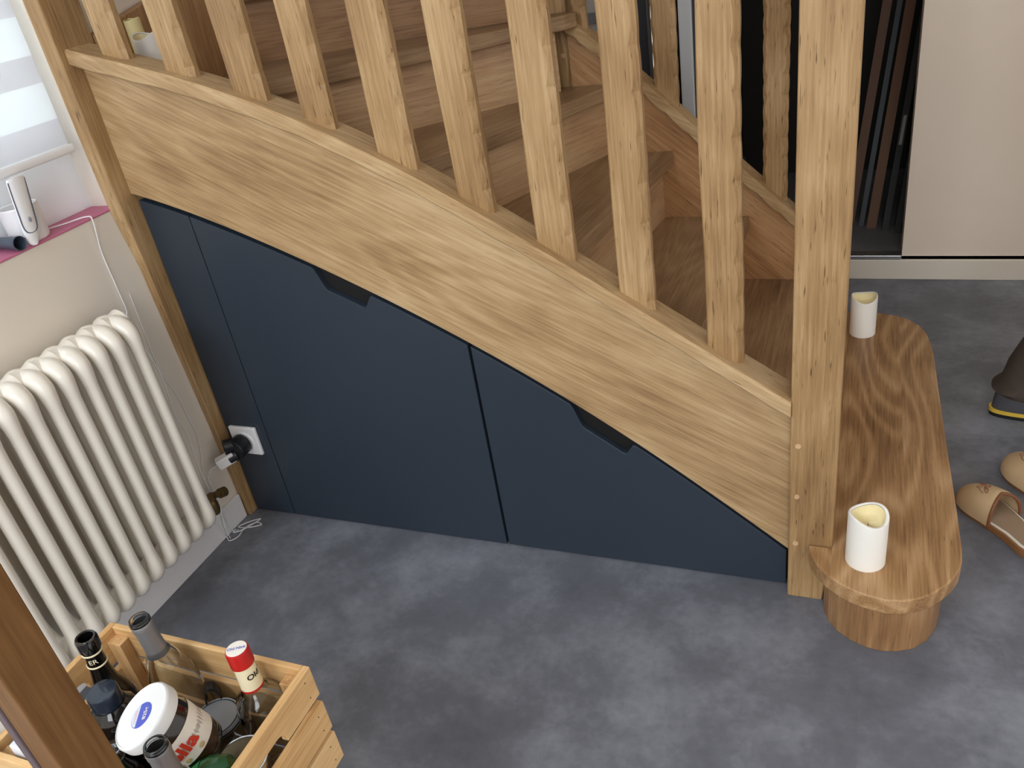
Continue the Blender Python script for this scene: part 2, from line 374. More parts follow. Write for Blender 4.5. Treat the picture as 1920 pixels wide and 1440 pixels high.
# leaning planks inside the closet
random.seed(3)
specs = [(1.675, 0.018, 'brown wooden plank leaning at the left inside the dark closet', srgb(96, 62, 34)),
         (1.722, 0.010, 'slim grey plank leaning in the closet between two brown ones', srgb(60, 64, 68)),
         (1.762, 0.019, 'brown wooden plank leaning in the middle of the dark closet', srgb(104, 66, 34)),
         (1.815, 0.012, 'black board with a white sticker leaning in the closet', srgb(24, 24, 24)),
         (1.862, 0.012, 'black board with two white stickers leaning at the closet jamb', srgb(22, 22, 22))]
for i, (x, w, lab, colr) in enumerate(specs):
    e = empty('leaning_plank', (x, YB + 0.45, 0.094))
    tag(e, lab, 'plank', 'planks leaning in the closet')
    dx = 0.2; y0 = YB + 0.36 - 0.03 * i; y1 = YB + 0.95
    vs = [(x - w, y0, 0.094), (x + w, y0, 0.094), (x + w, y0 + 0.02, 0.094), (x - w, y0 + 0.02, 0.094),
          (x - w + dx, y1, 1.9), (x + w + dx, y1, 1.9), (x + w + dx, y1 + 0.02, 1.9), (x - w + dx, y1 + 0.02, 1.9)]
    keepworld(MB().hexa(vs).build('board', plain('plank_paint_%d' % i, colr, 0.6, noise=0.15, nscale=12)), e)
    if i >= 3:
        for t0 in ([0.18] if i == 3 else [0.14, 0.3]):
            def pt(s, t): return (x + s * w + dx * t, y0 + (y1 - y0) * t - 0.002, 0.094 + 1.806 * t)
            b = MB(); b.add([pt(-.5, t0), pt(.5, t0), pt(.5, t0 + 0.06), pt(-.5, t0 + 0.06)], [(0, 1, 2, 3)])
            k = keepworld(b.build('sticker', plain('dim_sticker_%d' % int(t0 * 100), srgb(150, 150, 146), 0.6)), e)

# ================================================================== STAIRCASE
ST = empty('staircase', (0.8, 0.45, 0.0))
tag(ST, 'oak winder staircase with carved flat balusters and rounded bottom step', 'staircase')
STI = at(ST)
def stair(o, label=None):
    o.parent = ST; o.matrix_parent_inverse = STI
    if label: o['label'] = label
    return o
ct = np.array([[-0.03, 1.389], [0.012, 1.376], [0.18, 1.3275], [0.338, 1.2785], [0.525, 1.211], [0.691, 1.129], [0.875, 1.03], [1.035, 0.93], [1.18, 0.835], [1.342, 0.723], [1.511, 0.612], [1.606, 0.546]])
sbm = np.array([[-0.03, 1.036], [0.014, 1.024], [0.199, 0.964], [0.481, 0.849], [0.615, 0.776], [0.894, 0.633], [1.111, 0.496], [1.23, 0.414], [1.397, 0.291], [1.608, 0.123]])
pt_ = np.polyfit(ct[:, 0], ct[:, 1], 5); pb_ = np.polyfit(sbm[:, 0], sbm[:, 1], 5)
ZT = lambda x: float(np.polyval(pt_, x)); ZB = lambda x: float(np.polyval(pb_, x))
def strip(x0, x1, n, ztop, zbot, y0, y1):
    rings = []
    for i in range(n + 1):
        x = x0 + (x1 - x0) * i / n
        rings.append([(x, y0, zbot(x)), (x, y0, ztop(x)), (x, y1, ztop(x)), (x, y1, zbot(x))])
    return MB().loft(rings)
# near stringer and its cap (carved lower edge)
stair(strip(0.003, 1.612, 60, lambda x: ZT(x) - 0.03, ZB, -0.011, 0.022).build('stringer', oak_slope, bevel=0.003))
capmb = MB(); rings = []
for i in range(141):
    x = 0.003 + (1.609 - 0.003) * i / 140; z = ZT(x); w = 0.0010 * math.sin(x * 55) + 0.0008 * math.sin(x * 23 + 1)
    zl = z - 0.038 + w
    rings.append([(x, -0.011, zl + 0.004), (x, -0.040, zl), (x, -0.045, zl + 0.005), (x, -0.045, z - 0.006 + w * .4), (x, -0.040, z), (x, 0.036, z), (x, 0.041, z - 0.005), (x, 0.041, zl), (x, 0.022, zl)])
stair(capmb.loft(rings).build('stringer_cap', oak_slope, smooth=True))
# near newel with pegs
nv = MB(); nv.prism([(1.609, 0), (1.686, 0), (1.700, 0.126), (1.704, 0.20), (1.706, 1.9), (1.607, 1.9)], -0.035, 0.05, 'y')
NW = stair(nv.build('newel_post', oak_up, bevel=0.004, segs=2))
for z in (0.435, 0.30, 0.166):
    b = MB(); b.lathe([(0.0001, -0.0375), (0.0055, -0.0368), (0.0062, -0.035), (0.0062, -0.03)], Matrix.Translation((1.6245, 0, z)) @ Matrix.Rotation(R(-90), 4, 'X') , 16)
    vs = [(v[0], v[1], v[2]) for v in b.v]
    k = MB().add([(1.6245 + 0.006 * math.cos(a * math.pi / 8), -0.0372, z + 0.006 * math.sin(a * math.pi / 8)) for a in range(16)] +
                 [(1.6245 + 0.0064 * math.cos(a * math.pi / 8), -0.034, z + 0.0064 * math.sin(a * math.pi / 8)) for a in range(16)],
                 [tuple(range(16))] + [(a, (a + 1) % 16, 16 + (a + 1) % 16, 16 + a) for a in range(16)]).build('peg', oak_peg)
    k.parent = NW; k['label'] = 'pale round oak peg'
# wall post at the left end
pv = MB().hexa([(0.0005, -0.030, 0), (0.026, -0.034, 0), (0.026, 0.05, 0), (0.0005, 0.05, 0), (0.0005, -0.078, 2.3), (0.031, -0.068, 2.3), (0.031, 0.05, 2.3), (0.0005, 0.05, 2.3)])
pv = MB(); r_ = []
for z, yl, xr, yr in [(0, -0.026, 0.024, -0.030), (0.35, -0.034, 0.022, -0.036), (0.85, -0.054, 0.022, -0.05), (1.0, -0.074, 0.024, -0.058), (1.25, -0.078, 0.027, -0.062), (1.5, -0.079, 0.030, -0.064), (2.3, -0.08, 0.031, -0.066)]:
    r_.append([(0.0005, yl, z), (xr, yr, z), (xr, 0.048, z), (0.0005, 0.048, z)])
stair(pv.loft(r_).build('wall_post', oak_up, bevel=0.003))

def baluster(x0, x1, zb, zt, y0, y1, seed, both=False, amp=1.0):
    rnd = random.Random(seed); ph = rnd.uniform(0, 6); rings = []; n = 90
    per = rnd.uniform(0.058, 0.09); ph2 = rnd.uniform(0, 6)
    for i in range(n + 1):
        z = zb + (zt - zb) * i / n; u = z * 2 * math.pi / per
        sc = (abs(math.sin(u * 0.5 + ph)) ** 0.7)
        c = 0.0095 + 0.0055 * amp * (1 - sc) + 0.0012 * math.sin(u * .37 + ph2)
        sway = 0.0022 * math.sin(z * 9 + ph)
        xr = x1 + 0.001 - 0.0018 * amp * (1 - sc) + sway * .4; xl = x0 + sway
        cl = c * 0.8 if both else 0.003
        if both: xl = x0 + 0.003 * (1 - abs(math.sin(u * 0.5 + ph + 1)) ** .7)
        rings.append([(xl + cl, y0, z), (xr - c, y0, z), (xr, y0 + c * 0.9, z), (xr, y1 - 0.003, z), (xr - 0.003, y1, z), (xl + 0.003, y1, z), (xl, y1 - 0.003, z), (xl, y0 + cl, z)])
    return MB().loft(rings)
bx = [(0.103, 0.169), (0.268, 0.340), (0.432, 0.511), (0.598, 0.667), (0.763, 0.844), (0.930, 1.000), (1.096, 1.168), (1.264, 1.334), (1.438, 1.511)]
for i, (a, b) in enumerate(bx):
    extra = 0.008 if i in (5, 6) else 0.0
    zlow = ZT(b) - 0.004
    m = baluster(a, b + extra * 0.5, zlow, ZT((a + b) / 2) + 0.78, -0.016, 0.013, 10 + i)
    stair(m.build('baluster', oak_up))
def hand(x): return ZT(x) + 0.765
stair(strip(0.03, 1.64, 40, lambda x: hand(x) + 0.05, hand, -0.035, 0.032).build('handrail', oak_slope, bevel=0.012, segs=3))

# treads: z of each top, nosing line from near stringer to far stringer
Z = [0, .168, .37, .58, .79, 1.0, 1.21, 1.42]
NEAR, FAR = 0.0235, 0.953
nose = {2: ((1.640, NEAR), (1.640, FAR)), 3: ((1.385, NEAR), (1.404, FAR)), 4: ((1.088, NEAR), (1.182, FAR)),
        5: ((0.648, NEAR), (1.022, FAR)), 6: ((0.075, NEAR), (0.968, FAR)), 7: ((0.002, 0.545), (0.86, 0.90))}
def rev_line(n, back):
    (x0, y0), (x1, y1) = nose[n]; d = Vector((x1 - x0, y1 - y0)).normalized(); nn = Vector((-d.y, d.x))
    if n == 7: nn = Vector((-d.y, d.x))
    if nn.x > 0 and n != 7: nn = -nn
    if n == 7 and nn.y < 0: nn = -nn
    return (Vector((x0, y0)) + nn * back, Vector((x1, y1)) + nn * back)
def clip_line_y(p, q, y):
    t = (y - p.y) / (q.y - p.y); return Vector((p.x + (q.x - p.x) * t, y))
T = 0.041
for n in (2, 3, 4, 5):
    a, b = rev_line(n, 0); a = clip_line_y(a, b, NEAR); b = clip_line_y(Vector(nose[n][0]), Vector(nose[n][1]), FAR)
    c0, c1 = rev_line(n + 1, 0.06); c0, c1 = clip_line_y(c0, c1, NEAR), clip_line_y(c0, c1, FAR)
    if n == 5: poly = [tuple(a), tuple(b), (0.885, FAR), (0.80, FAR), (max(0.026, c0.x), NEAR)]
    else: poly = [tuple(a), tuple(b), tuple(c1), tuple(c0)]
    th_ = math.degrees(math.atan2(nose[n][1][1] - nose[n][0][1], nose[n][1][0] - nose[n][0][0]))
    stair(MB().prism(poly, Z[n] - T, Z[n]).build('tread', tread_wood(th_), bevel=0.003))
# tread 6 and 7
stair(MB().prism([(0.075, NEAR), (0.905, 0.888), (0.93, 0.925), (0.92, 0.952), (0.80, 0.952), (0.80, 0.965), (0.032, 0.64), (0.032, NEAR)], Z[6] - T, Z[6]).build('tread', tread_wood(46), bevel=0.006, segs=3))
stair(MB().prism([(0.002, 0.535), (0.80, 0.87), (0.80, 1.5), (0.002, 1.5)], Z[7] - T, Z[7]).build('tread', tread_wood(22), bevel=0.005))
# risers
for n in (2, 3, 4, 5, 6):
    p0, p1 = rev_line(n, 0.036); q0, q1 = rev_line(n, 0.056)
    if n == 6: yf = 0.90
    else: yf = FAR
    poly = [tuple(clip_line_y(p0, p1, NEAR)), tuple(clip_line_y(p0, p1, yf)), tuple(clip_line_y(q0, q1, yf)), tuple(clip_line_y(q0, q1, NEAR))]
    poly = [(max(x, 0.026), y) for x, y in poly]
    ang = math.atan2(p1.y - p0.y, p1.x - p0.x)
    stair(MB().prism(poly, Z[n - 1], Z[n] - T).build('riser', riser_wood(math.degrees(ang))))
stair(MB().prism([(0.004, 0.585), (0.80, 0.915), (0.80, 0.935), (0.004, 0.605)], Z[6], Z[7] - T).build('riser', wood('oak_riser_seven', srgb(176, 138, 98), srgb(150, 112, 76), srgb(104, 72, 46), (0, 0, R(-22)))))
# wall string board along the left wall
stair(MB().prism([(0.052, 1.16), (0.56, 1.19), (0.56, 1.50), (0.052, 1.385)], 0.001, 0.028, 'x').build('wall_string', oak_block, bevel=0.003))
# far stringer + cap
fc = np.array([[0.885, 1.205], [0.904, 1.190], [0.988, 1.116], [1.119, 0.999], [1.268, 0.850], [1.393, 0.729], [1.534, 0.598], [1.64, 0.50]])
pf_ = np.polyfit(fc[:, 0], fc[:, 1], 4); ZF = lambda x: float(np.polyval(pf_, x))
stair(strip(0.885, 1.60, 40, lambda x: ZF(x) - 0.02, lambda x: ZF(x) - 0.46, 0.953, 0.985).build('stringer', wood('oak_far_string', TR_L, srgb(174, 130, 88), TR_D, (0, -R(40), 0), pores=1.3), bevel=0.002))
rings = []
for i in range(121):
    x = 0.888 + (1.585 - 0.888) * i / 120; z = ZF(x); sc = abs(math.sin(x * 2 * math.pi / 0.13)) ** .8
    zl = z - 0.040 - 0.008 * sc
    rings.append([(x, 0.953, zl + 0.004), (x, 0.934, zl), (x, 0.930, zl + 0.006), (x, 0.930, z - 0.006), (x, 0.936, z), (x, 1.0, z), (x, 1.004, z - 0.005), (x, 1.004, zl)])
stair(MB().loft(rings).build('stringer_cap', oak_slope, smooth=True))
# far newel (behind the near one) and inner corner newel
stair(MB().box(1.565, 1.645, 0.925, 1.01, 0.168, 1.8).build('newel_post', oak_up, bevel=0.004))
r_ = []
for i in range(81):
    z = 0.72 + (2.2 - 0.72) * i / 80; w = 0.004 * math.sin(z * 38); c = 0.012 + 0.004 * math.sin(z * 38 + 1)
    r_.append([(0.802, 0.956, z), (0.886 - c - .004 + w, 0.956, z), (0.886, 0.956 + c, z), (0.886, 1.04, z), (0.802, 1.04, z)])
NI = stair(MB().loft(r_).build('newel_post', oak_up))
k = MB().add([(0.866 + 0.007 * math.cos(a * math.pi / 8), 0.9545, 1.09 + 0.007 * math.sin(a * math.pi / 8)) for a in range(16)] +
             [(0.866 + 0.0074 * math.cos(a * math.pi / 8), 0.957, 1.09 + 0.0074 * math.sin(a * math.pi / 8)) for a in range(16)],
             [tuple(range(16))] + [(a, (a + 1) % 16, 16 + (a + 1) % 16, 16 + a) for a in range(16)]).build('peg', oak_peg)
k.parent = NI; k['label'] = 'pale round oak peg'
for i, (a, b) in enumerate([(0.898, 0.945), (1.134, 1.204), (1.442, 1.512)]):
    stair(baluster(a, b, ZF(b) - 0.004, ZF((a + b) / 2) + 0.8, 0.957, 0.985, 40 + i, both=True, amp=1.3).build('baluster', oak_up))
# bottom step: half-round ends
def stadium(xl, xr, yn, yf, rn, n=24, cut=None):
    pts = []
    cx = (xl + xr) / 2; rx = (xr - xl) / 2
    return cx, rx
ov = [(1.653, -0.0365), (1.659, -0.069), (1.674, -0.099), (1.695, -0.124), (1.722, -0.146), (1.752, -0.163), (1.783, -0.172), (1.812, -0.176), (1.842, -0.172),
      (1.870, -0.160), (1.897, -0.141), (1.921, -0.114), (1.939, -0.088), (1.953, -0.057), (1.960, -0.025), (1.962, 0.01), (1.960, 0.135), (1.951, 0.483), (1.943, 0.885),
      (1.938, 0.945), (1.928, 1.01), (1.908, 1.062), (1.876, 1.102), (1.835, 1.127), (1.788, 1.140), (1.70, 1.140), (1.66, 1.10), (1.655, 1.012), (1.58, 1.012), (1.58, 0.048), (1.699, 0.048), (1.699, -0.0365)]
stair(MB().prism(ov, 0.128, 0.168).build('tread', oak_tread, bevel=0.004, segs=3))
blk = [(1.689, -0.033), (1.692, -0.065), (1.702, -0.095), (1.722, -0.121), (1.750, -0.143), (1.782, -0.156), (1.812, -0.160), (1.845, -0.154), (1.876, -0.139), (1.902, -0.112), (1.921, -0.075), (1.931, -0.03),
       (1.928, 0.3), (1.918, 0.95), (1.90, 1.02), (1.87, 1.08), (1.82, 1.108), (1.76, 1.108), (1.72, 1.08), (1.715, 0.053), (1.709, 0.053), (1.709, -0.033)]
stair(MB().prism(blk, 0.0, 0.128).build('riser', oak_block, bevel=0.002))

# ================================================================== CABINET UNDER THE STAIRS
CB = empty('under_stair_cabinet', (0.9, 0.05, 0)); tag(CB, 'dark anthracite fitted cabinet under the sloping oak stringer', 'cabinet')
CBI = at(CB)
def cab(o, label=None):
    o.parent = CB; o.matrix_parent_inverse = CBI
    if label: o['label'] = label
    return o
DT = lambda x: ZB(x) - 0.019
cab(strip(0.03, 1.606, 50, lambda x: ZB(x) - 0.002, lambda x: 0.004, 0.0185, 0.0225).build('body', gap_m))  # thin near-black sheet; shade of the door gaps is put into its colour
def panel(x0, x1, grip=None, n=60):
    xs = [x0 + (x1 - x0) * i / n for i in range(n + 1)]
    if grip:
        g0, g1 = grip; xs += [g0 + (g1 - g0) * t for t in (0, .05, .1, .14, .18, .25, .5, .75, .82, .86, .9, .95, 1)]
        xs = sorted(set(xs))
    def top(x):
        z = DT(x)
        if grip and grip[0] < x < grip[1]:
            t = (x - grip[0]) / (grip[1] - grip[0]); e = min(t, 1 - t) / 0.2; e = min(1, e); e = e * e * (3 - 2 * e)
            z -= 0.046 * e
        return z
    rings = [[(x, 0.0, 0.004), (x, 0.0, top(x)), (x, 0.018, top(x)), (x, 0.018, 0.004)] for x in xs]
    return MB().loft(rings)
cab(panel(0.028, 0.1695).build('side_panel', cab_m, bevel=0.0012))
cab(panel(0.1725, 0.8745, (0.495, 0.645)).build('door', cab_m, bevel=0.0022, segs=3))
cab(panel(0.8815, 1.603, (1.112, 1.262)).build('door', cab_m, bevel=0.0022, segs=3))

# ================================================================== RADIATOR
RD = empty('radiator', (0.095, -0.6, 0.16)); tag(RD, 'white cast-iron column radiator under the window sill', 'radiator'); RDI = at(RD)
P0 = -0.272; PIT = 0.051
def rad_section(y):
    b = MB(); zt, zb = 0.785, 0.197; r = 0.0160
    zm = (zt + zb) / 2; H_ = (zt - zb) / 2
    half = [(0.145, 0.0, 0.0148), (0.145, H_ - 0.090, 0.0148), (0.145, H_ - 0.060, 0.0156), (0.144, H_ - 0.036, 0.0180), (0.139, H_ - 0.012, 0.0212), (0.122, H_ + 0.003, 0.0238), (0.095, H_ + 0.005, 0.0246)]
    q = half + [(0.19 - x, z, rr) for x, z, rr in reversed(half[:-1])]
    loop = q + [(x, -z, rr) for x, z, rr in reversed(q)][1:]
    pts3 = cr([Vector(t3) for t3 in loop], 4)
    b.tube([(p.x, y, zm + p.y) for p in pts3], r, 14, radii=[p.z for p in pts3])
    # round nipple joining sections
    for z in (zt + 0.004, zb - 0.004):
        M = Matrix.Translation((0.095, y, z)) @ Matrix.Rotation(R(90), 4, 'X')
        b.lathe([(0.0262, -PIT / 2), (0.0295, -PIT / 2 + 0.0005), (0.0275, -PIT / 2 + 0.008), (0.0245, 0), (0.0275, PIT / 2 - 0.008), (0.0295, PIT / 2 - 0.0005), (0.0262, PIT / 2)], M, 24)
    return b
first = None
for i in range(15):
    y = P0 - i * PIT
    if first is None:
        first = rad_section(0.0).build('section', rad_m, smooth=True); o = first
    else:
        o = first.copy(); COL.objects.link(o)
    o.parent = RD; o.matrix_parent_inverse = RDI; o.location = (0, y, 0)
for y_, z_ in ((-0.43, 0.68), (-0.84, 0.68), (-0.43, 0.22), (-0.84, 0.22)):
    o = MB().box(0.001, 0.06, y_, y_ + 0.03, z_, z_ + 0.02).build('wall_bracket', rad_m); o.parent = RD; o.matrix_parent_inverse = RDI
b = MB(); b.tube([(0.095, -0.246, 0.186), (0.095, -0.215, 0.186)], 0.012, 12); b.tube([(0.085, -0.205, 0.19), (0.06, -0.17, 0.19)], 0.014, 12)
b.lathe([(0.014, -0.022), (0.017, -0.01), (0.017, 0.012), (0.012, 0.022)], Matrix.Translation((0.092, -0.205, 0.185)), 14)
b.tube([(0.06, -0.17, 0.19), (0.065, -0.14, 0.18)], 0.010, 10)
b.lathe([(0.009, -0.012), (0.015, -0.008), (0.015, 0.012), (0.009, 0.016)], Matrix.Translation((0.066, -0.133, 0.177)) @ Matrix.Rotation(R(70), 4, 'X'), 14)
o = b.build('valve', brass, smooth=True); o.parent = RD; o.matrix_parent_inverse = RDI; o['label'] = 'aged brass valve'
b = MB(); b.tube([(0.095, -1.01, 0.186), (0.095, -1.05, 0.186), (0.095, -1.05, 0.0)], 0.008, 10)
o = b.build('pipe', rad_m, smooth=True); o.parent = RD; o.matrix_parent_inverse = RDI

# ================================================================== SOCKET, ADAPTER, PLUG, CABLES
SK = empty('wall_socket', (0.092, -0.004, 0.275)); tag(SK, 'square white wall socket on the dark cabinet side panel', 'socket')
keepworld(MB().box(0.046, 0.140, -0.012, 0.0, 0.228, 0.322).build('plate', white_pl, bevel=0.004, segs=3), SK)
M = Matrix.Translation((0.095, -0.012, 0.275)) @ Matrix.Rotation(R(90), 4, 'X')
keepworld(MB().lathe([(0.030, 0.0), (0.031, 0.002), (0.029, 0.0035), (0.0285, 0.001)], M, 32).build('socket_ring', white_pl, smooth=True), SK)
AD = empty('plug_adapter', (0.088, -0.04, 0.275)); tag(AD, 'round black multi-plug adapter pushed into the white socket', 'adapter')
keepworld(MB().lathe([(0.026, 0.0), (0.031, 0.003), (0.031, 0.038), (0.028, 0.042), (0.0001, 0.042)], Matrix.Translation((0.088, -0.0165, 0.272)) @ Matrix.Rotation(R(90), 4, 'X'), 28).build('body', black_pl, smooth=True), AD)
for bp, dv in (((0.078, -0.046, 0.286), (-0.62, -0.74, 0.10)), ((0.082, -0.048, 0.254), (-0.66, -0.70, -0.22))):
    M = Matrix.Translation(bp) @ Vector(dv).to_track_quat('Z', 'Y').to_matrix().to_4x4()
    keepworld(MB().lathe([(0.0195, 0.0), (0.0195, 0.024), (0.0185, 0.026), (0.0160, 0.026), (0.0155, 0.006), (0.0001, 0.006)], M, 24).build('outlet_cup', black_pl, smooth=True), AD)
PL = empty('white_plug', (0.05, -0.06, 0.25)); tag(PL, 'white plug in the lower cup of the black adapter', 'plug')
Mx = Matrix.Translation((0.060, -0.074, 0.247)) @ Vector((-0.66, -0.70, -0.22)).to_track_quat('X', 'Z').to_matrix().to_4x4()
b = MB(); b.v = []; b.box(-0.027, 0.027, -0.015, 0.015, -0.015, 0.017); b.v = [tuple(Mx @ Vector(v)) for v in b.v]
keepworld(b.build('body', white_pl, bevel=0.004, segs=3), PL)
b = MB(); b.tube(cr([(0.044, -0.091, 0.241), (0.026, -0.108, 0.232), (0.010, -0.115, 0.20), (0.016, -0.12, 0.15), (0.022, -0.13, 0.08), (0.018, -0.135, 0.01)], 8), 0.0017, 6)
keepworld(b.build('lead', white_pl, smooth=True), PL)
# coiled cable on the floor
lp = [(0.018, -0.16, 0.10), (0.016, -0.15, 0.03), (0.018, -0.14, 0.004), (0.035, -0.15, 0.003), (0.05, -0.128, 0.003), (0.045, -0.09, 0.003), (0.065, -0.06, 0.003), (0.09, -0.065, 0.003), (0.06, -0.085, 0.004),
      (0.022, -0.09, 0.003), (0.035, -0.07, 0.004), (0.058, -0.05, 0.004), (0.07, -0.045, 0.003), (0.048, -0.1, 0.006), (0.022, -0.115, 0.003), (0.02, -0.10, 0.003)]
o = MB().tube(cr(lp, 8), 0.0018, 6).build('cable', white_pl, smooth=True); tag(o, 'bundled end of white cable looped on the floor below the radiator valve', 'cable')
def wallc(ps, x=0.0035): return [Vector((x, y, z)) for y, z in ps]
o = MB().tube(cr([(-0.07, -0.24, 1.009), (-0.03, -0.18, 1.010), (0.004, -0.145, 1.013), (0.014, -0.141, 1.0)] + wallc([(-0.144, 0.925), (-0.144, 0.84), (-0.143, 0.765), (-0.149, 0.743), (-0.138, 0.654), (-0.122, 0.556), (-0.129, 0.432), (-0.117, 0.37), (-0.119, 0.331), (-0.125, 0.24)]) + [(0.018, -0.13, 0.16), (0.020, -0.12, 0.07), (0.018, -0.11, 0.004), (0.03, -0.10, 0.003)], 8), 0.0016, 6).build('cable', white_pl, smooth=True)
tag(o, 'thin white cable running from the pink sill down beside the radiator', 'cable')
o = MB().tube(cr(wallc([(-0.115, 0.797), (-0.118, 0.722), (-0.121, 0.629), (-0.12, 0.563), (-0.113, 0.53), (-0.100, 0.483), (-0.093, 0.40), (-0.088, 0.34), (-0.100, 0.28), (-0.115, 0.241), (-0.109, 0.195)]) + [(0.02, -0.115, 0.13), (0.02, -0.135, 0.05), (0.03, -0.14, 0.003)], 8), 0.0012, 6).build('cable', white_pl, smooth=True)
tag(o, 'second thin white cable on the wall, nearer the oak post', 'cable')
o = MB().box(0.0, 0.006, -0.153, -0.145, 0.738, 0.748).build('cable_clip', white_pl, bevel=0.0015); tag(o, 'small white clip holding the cable above the radiator end', 'clip')
# ================================================================== BLIND AND THINGS ON THE SILL
BL = empty('roller_blind', (-0.02, -0.7, 2.15)); tag(BL, 'white zebra-striped roller blind hanging in the window', 'blind')
keepworld(MB().box(-0.0135, -0.0125, -1.40, -0.098, 1.165, 2.15).build('cloth', blind_m), BL)
rings = []
for k in range(2):
    y = -1.405 if k == 0 else -0.09
    rings.append([(-0.013 + 0.004 * math.cos(a * math.pi / 8), y, 1.164 + 0.010 * math.sin(a * math.pi / 8)) for a in range(16)])
keepworld(MB().loft(rings).build('bottom_bar', white_pl, smooth=True), BL)
keepworld(MB().tube([(-0.03, -1.42, 2.165), (-0.03, -0.05, 2.165)], 0.022, 16).build('roller', white_pl, smooth=True), BL)

# white upright gadget with a grey seam
CW = empty('white_gadget', (-0.05, -0.28, 1.006)); tag(CW, 'white upright rounded gadget with grey seam and oval button', 'gadget')
GC = lambda z: -0.297 + (z - 1.04) * 0.16
b = MB(); rings = []
for z, w in [(1.0065, 0.006), (1.012, 0.013), (1.022, 0.0175), (1.04, 0.0195), (1.08, 0.0205), (1.12, 0.022), (1.146, 0.0235), (1.152, 0.0215), (1.154, 0.014)]:
    rings.append([(0.0035 + 0.008 * math.cos(a * math.pi / 12), GC(z) + w * math.sin(a * math.pi / 12), z) for a in range(24)])
keepworld(b.loft(rings).build('body', white_pl, smooth=True), CW)
sm = [(1.147, 0.0215, -1), (1.12, 0.0212, -1), (1.08, 0.0198, -1), (1.052, 0.0185, -1), (1.038, 0.013, -1), (1.034, 0.0, 1), (1.038, 0.013, 1), (1.052, 0.0185, 1), (1.08, 0.0198, 1), (1.12, 0.0212, 1), (1.147, 0.0215, 1)]
keepworld(MB().tube(cr([(0.0105 - 0.0035 * (abs(w) / 0.0205) ** 3, GC(z) + s_ * w, z) for z, w, s_ in sm], 5), 0.0013, 6).build('seam', plain('dark_seam', srgb(70, 80, 104), 0.5), smooth=True), CW)
b = MB(); b.lathe([(0.0001, 0.003), (0.0045, 0.003), (0.006, 0.001), (0.006, -0.002)], Matrix.Translation((0.0112, GC(1.062), 1.062)) @ Matrix.Rotation(R(90), 4, 'Y') @ Matrix.Scale(0.75, 4, (0, 1, 0)), 18)
keepworld(b.build('button', grey_lid, smooth=True), CW)
WC = empty('white_pot', (-0.085, -0.245, 1.006)); tag(WC, 'small white cylindrical pot at the back of the pink sill', 'pot')
keepworld(MB().lathe([(0.040, 0.0), (0.043, 0.004), (0.045, 0.068), (0.043, 0.072), (0.040, 0.070), (0.038, 0.03), (0.0001, 0.03)], Matrix.Translation((-0.045, -0.268, 1.006)) @ Matrix.Scale(1.12, 4, (0, 0, 1)) @ Matrix.Scale(0.88, 4, (1, 0, 0)), 36).build('body', white_pl, smooth=True), WC)
NZ = empty('black_nozzle', (0.0, -0.31, 1.02)); tag(NZ, 'dark grey tapered nozzle lying on the pink sill edge', 'nozzle')
M = Matrix.Translation((-0.016, -0.338, 1.0235)) @ Vector((1.0, -0.03, 0.0)).to_track_quat('Z', 'Y').to_matrix().to_4x4()
keepworld(MB().lathe([(0.0125, -0.06), (0.0135, -0.02), (0.016, 0.015), (0.0165, 0.026), (0.0145, 0.025), (0.012, -0.03), (0.0001, -0.03)], M, 28).build('tube', plain('blue_grey_plastic', srgb(66, 76, 90), 0.35), smooth=True), NZ)

# ================================================================== CANDLES
def candle(loc, r, h, mat, label, wall=0.18, dip=0.012, rz=0.0, group='flameless candles on the stairs'):
    e = empty('candle', loc, rz); tag(e, label, 'candle', group); seg = 40; b = MB(); bi = MB(); rings = []
    def rim(a): return h + dip * 0.5 * math.cos(2 * a) + dip * 0.25 * math.sin(a)
    for k, (rr, fz) in enumerate([(r * 0.96, 0.0), (r, 0.02), (r, 0.5), (r, 0.97), (r * 0.975, 1.0), (r * (1 - wall * .5), 1.005), (r * (1 - wall), 0.99)]):
        rings.append([(rr * math.cos(2 * math.pi * j / seg), rr * math.sin(2 * math.pi * j / seg), fz * rim(2 * math.pi * j / seg)) for j in range(seg)])
    b.loft(rings, True, False); b.f.append(tuple(range(seg - 1, -1, -1))); b.m.append(0)
    o = b.build('wax_shell', mat, smooth=True); o.parent = e
    rings = []
    for rr, dz in [(r * (1 - wall), -0.001), (r * (1 - wall * 1.1), -0.015), (r * (1 - wall * 1.8), -0.024), (r * 0.3, -0.028), (0.001, -0.028)]:
        rings.append([(rr * math.cos(2 * math.pi * j / seg), rr * math.sin(2 * math.pi * j / seg), rim(2 * math.pi * j / seg) * 0.99 + dz) for j in range(seg)])
    bi.loft(rings, True, False); o = bi.build('hollow', candle_in, smooth=True); o.parent = e
    return e
candle((1.770, -0.064, 0.168), 0.0405, 0.128, candle_m, 'ivory pillar candle on the front rounded end of the bottom step', rz=R(40))
candle((1.744, 0.992, 0.168), 0.0385, 0.128, candle_m, 'ivory pillar candle on the far end of the bottom step', wall=.1, rz=R(10))
candle((0.105, 0.135, 1.21), 0.034, 0.155, candle_m, 'white candle on the upper step behind the second baluster', wall=.1)
candle((0.045, 0.168, 1.21), 0.020, 0.190, candle_y, 'thin yellowish candle on the upper step beside the wall', wall=.15, dip=0.004)

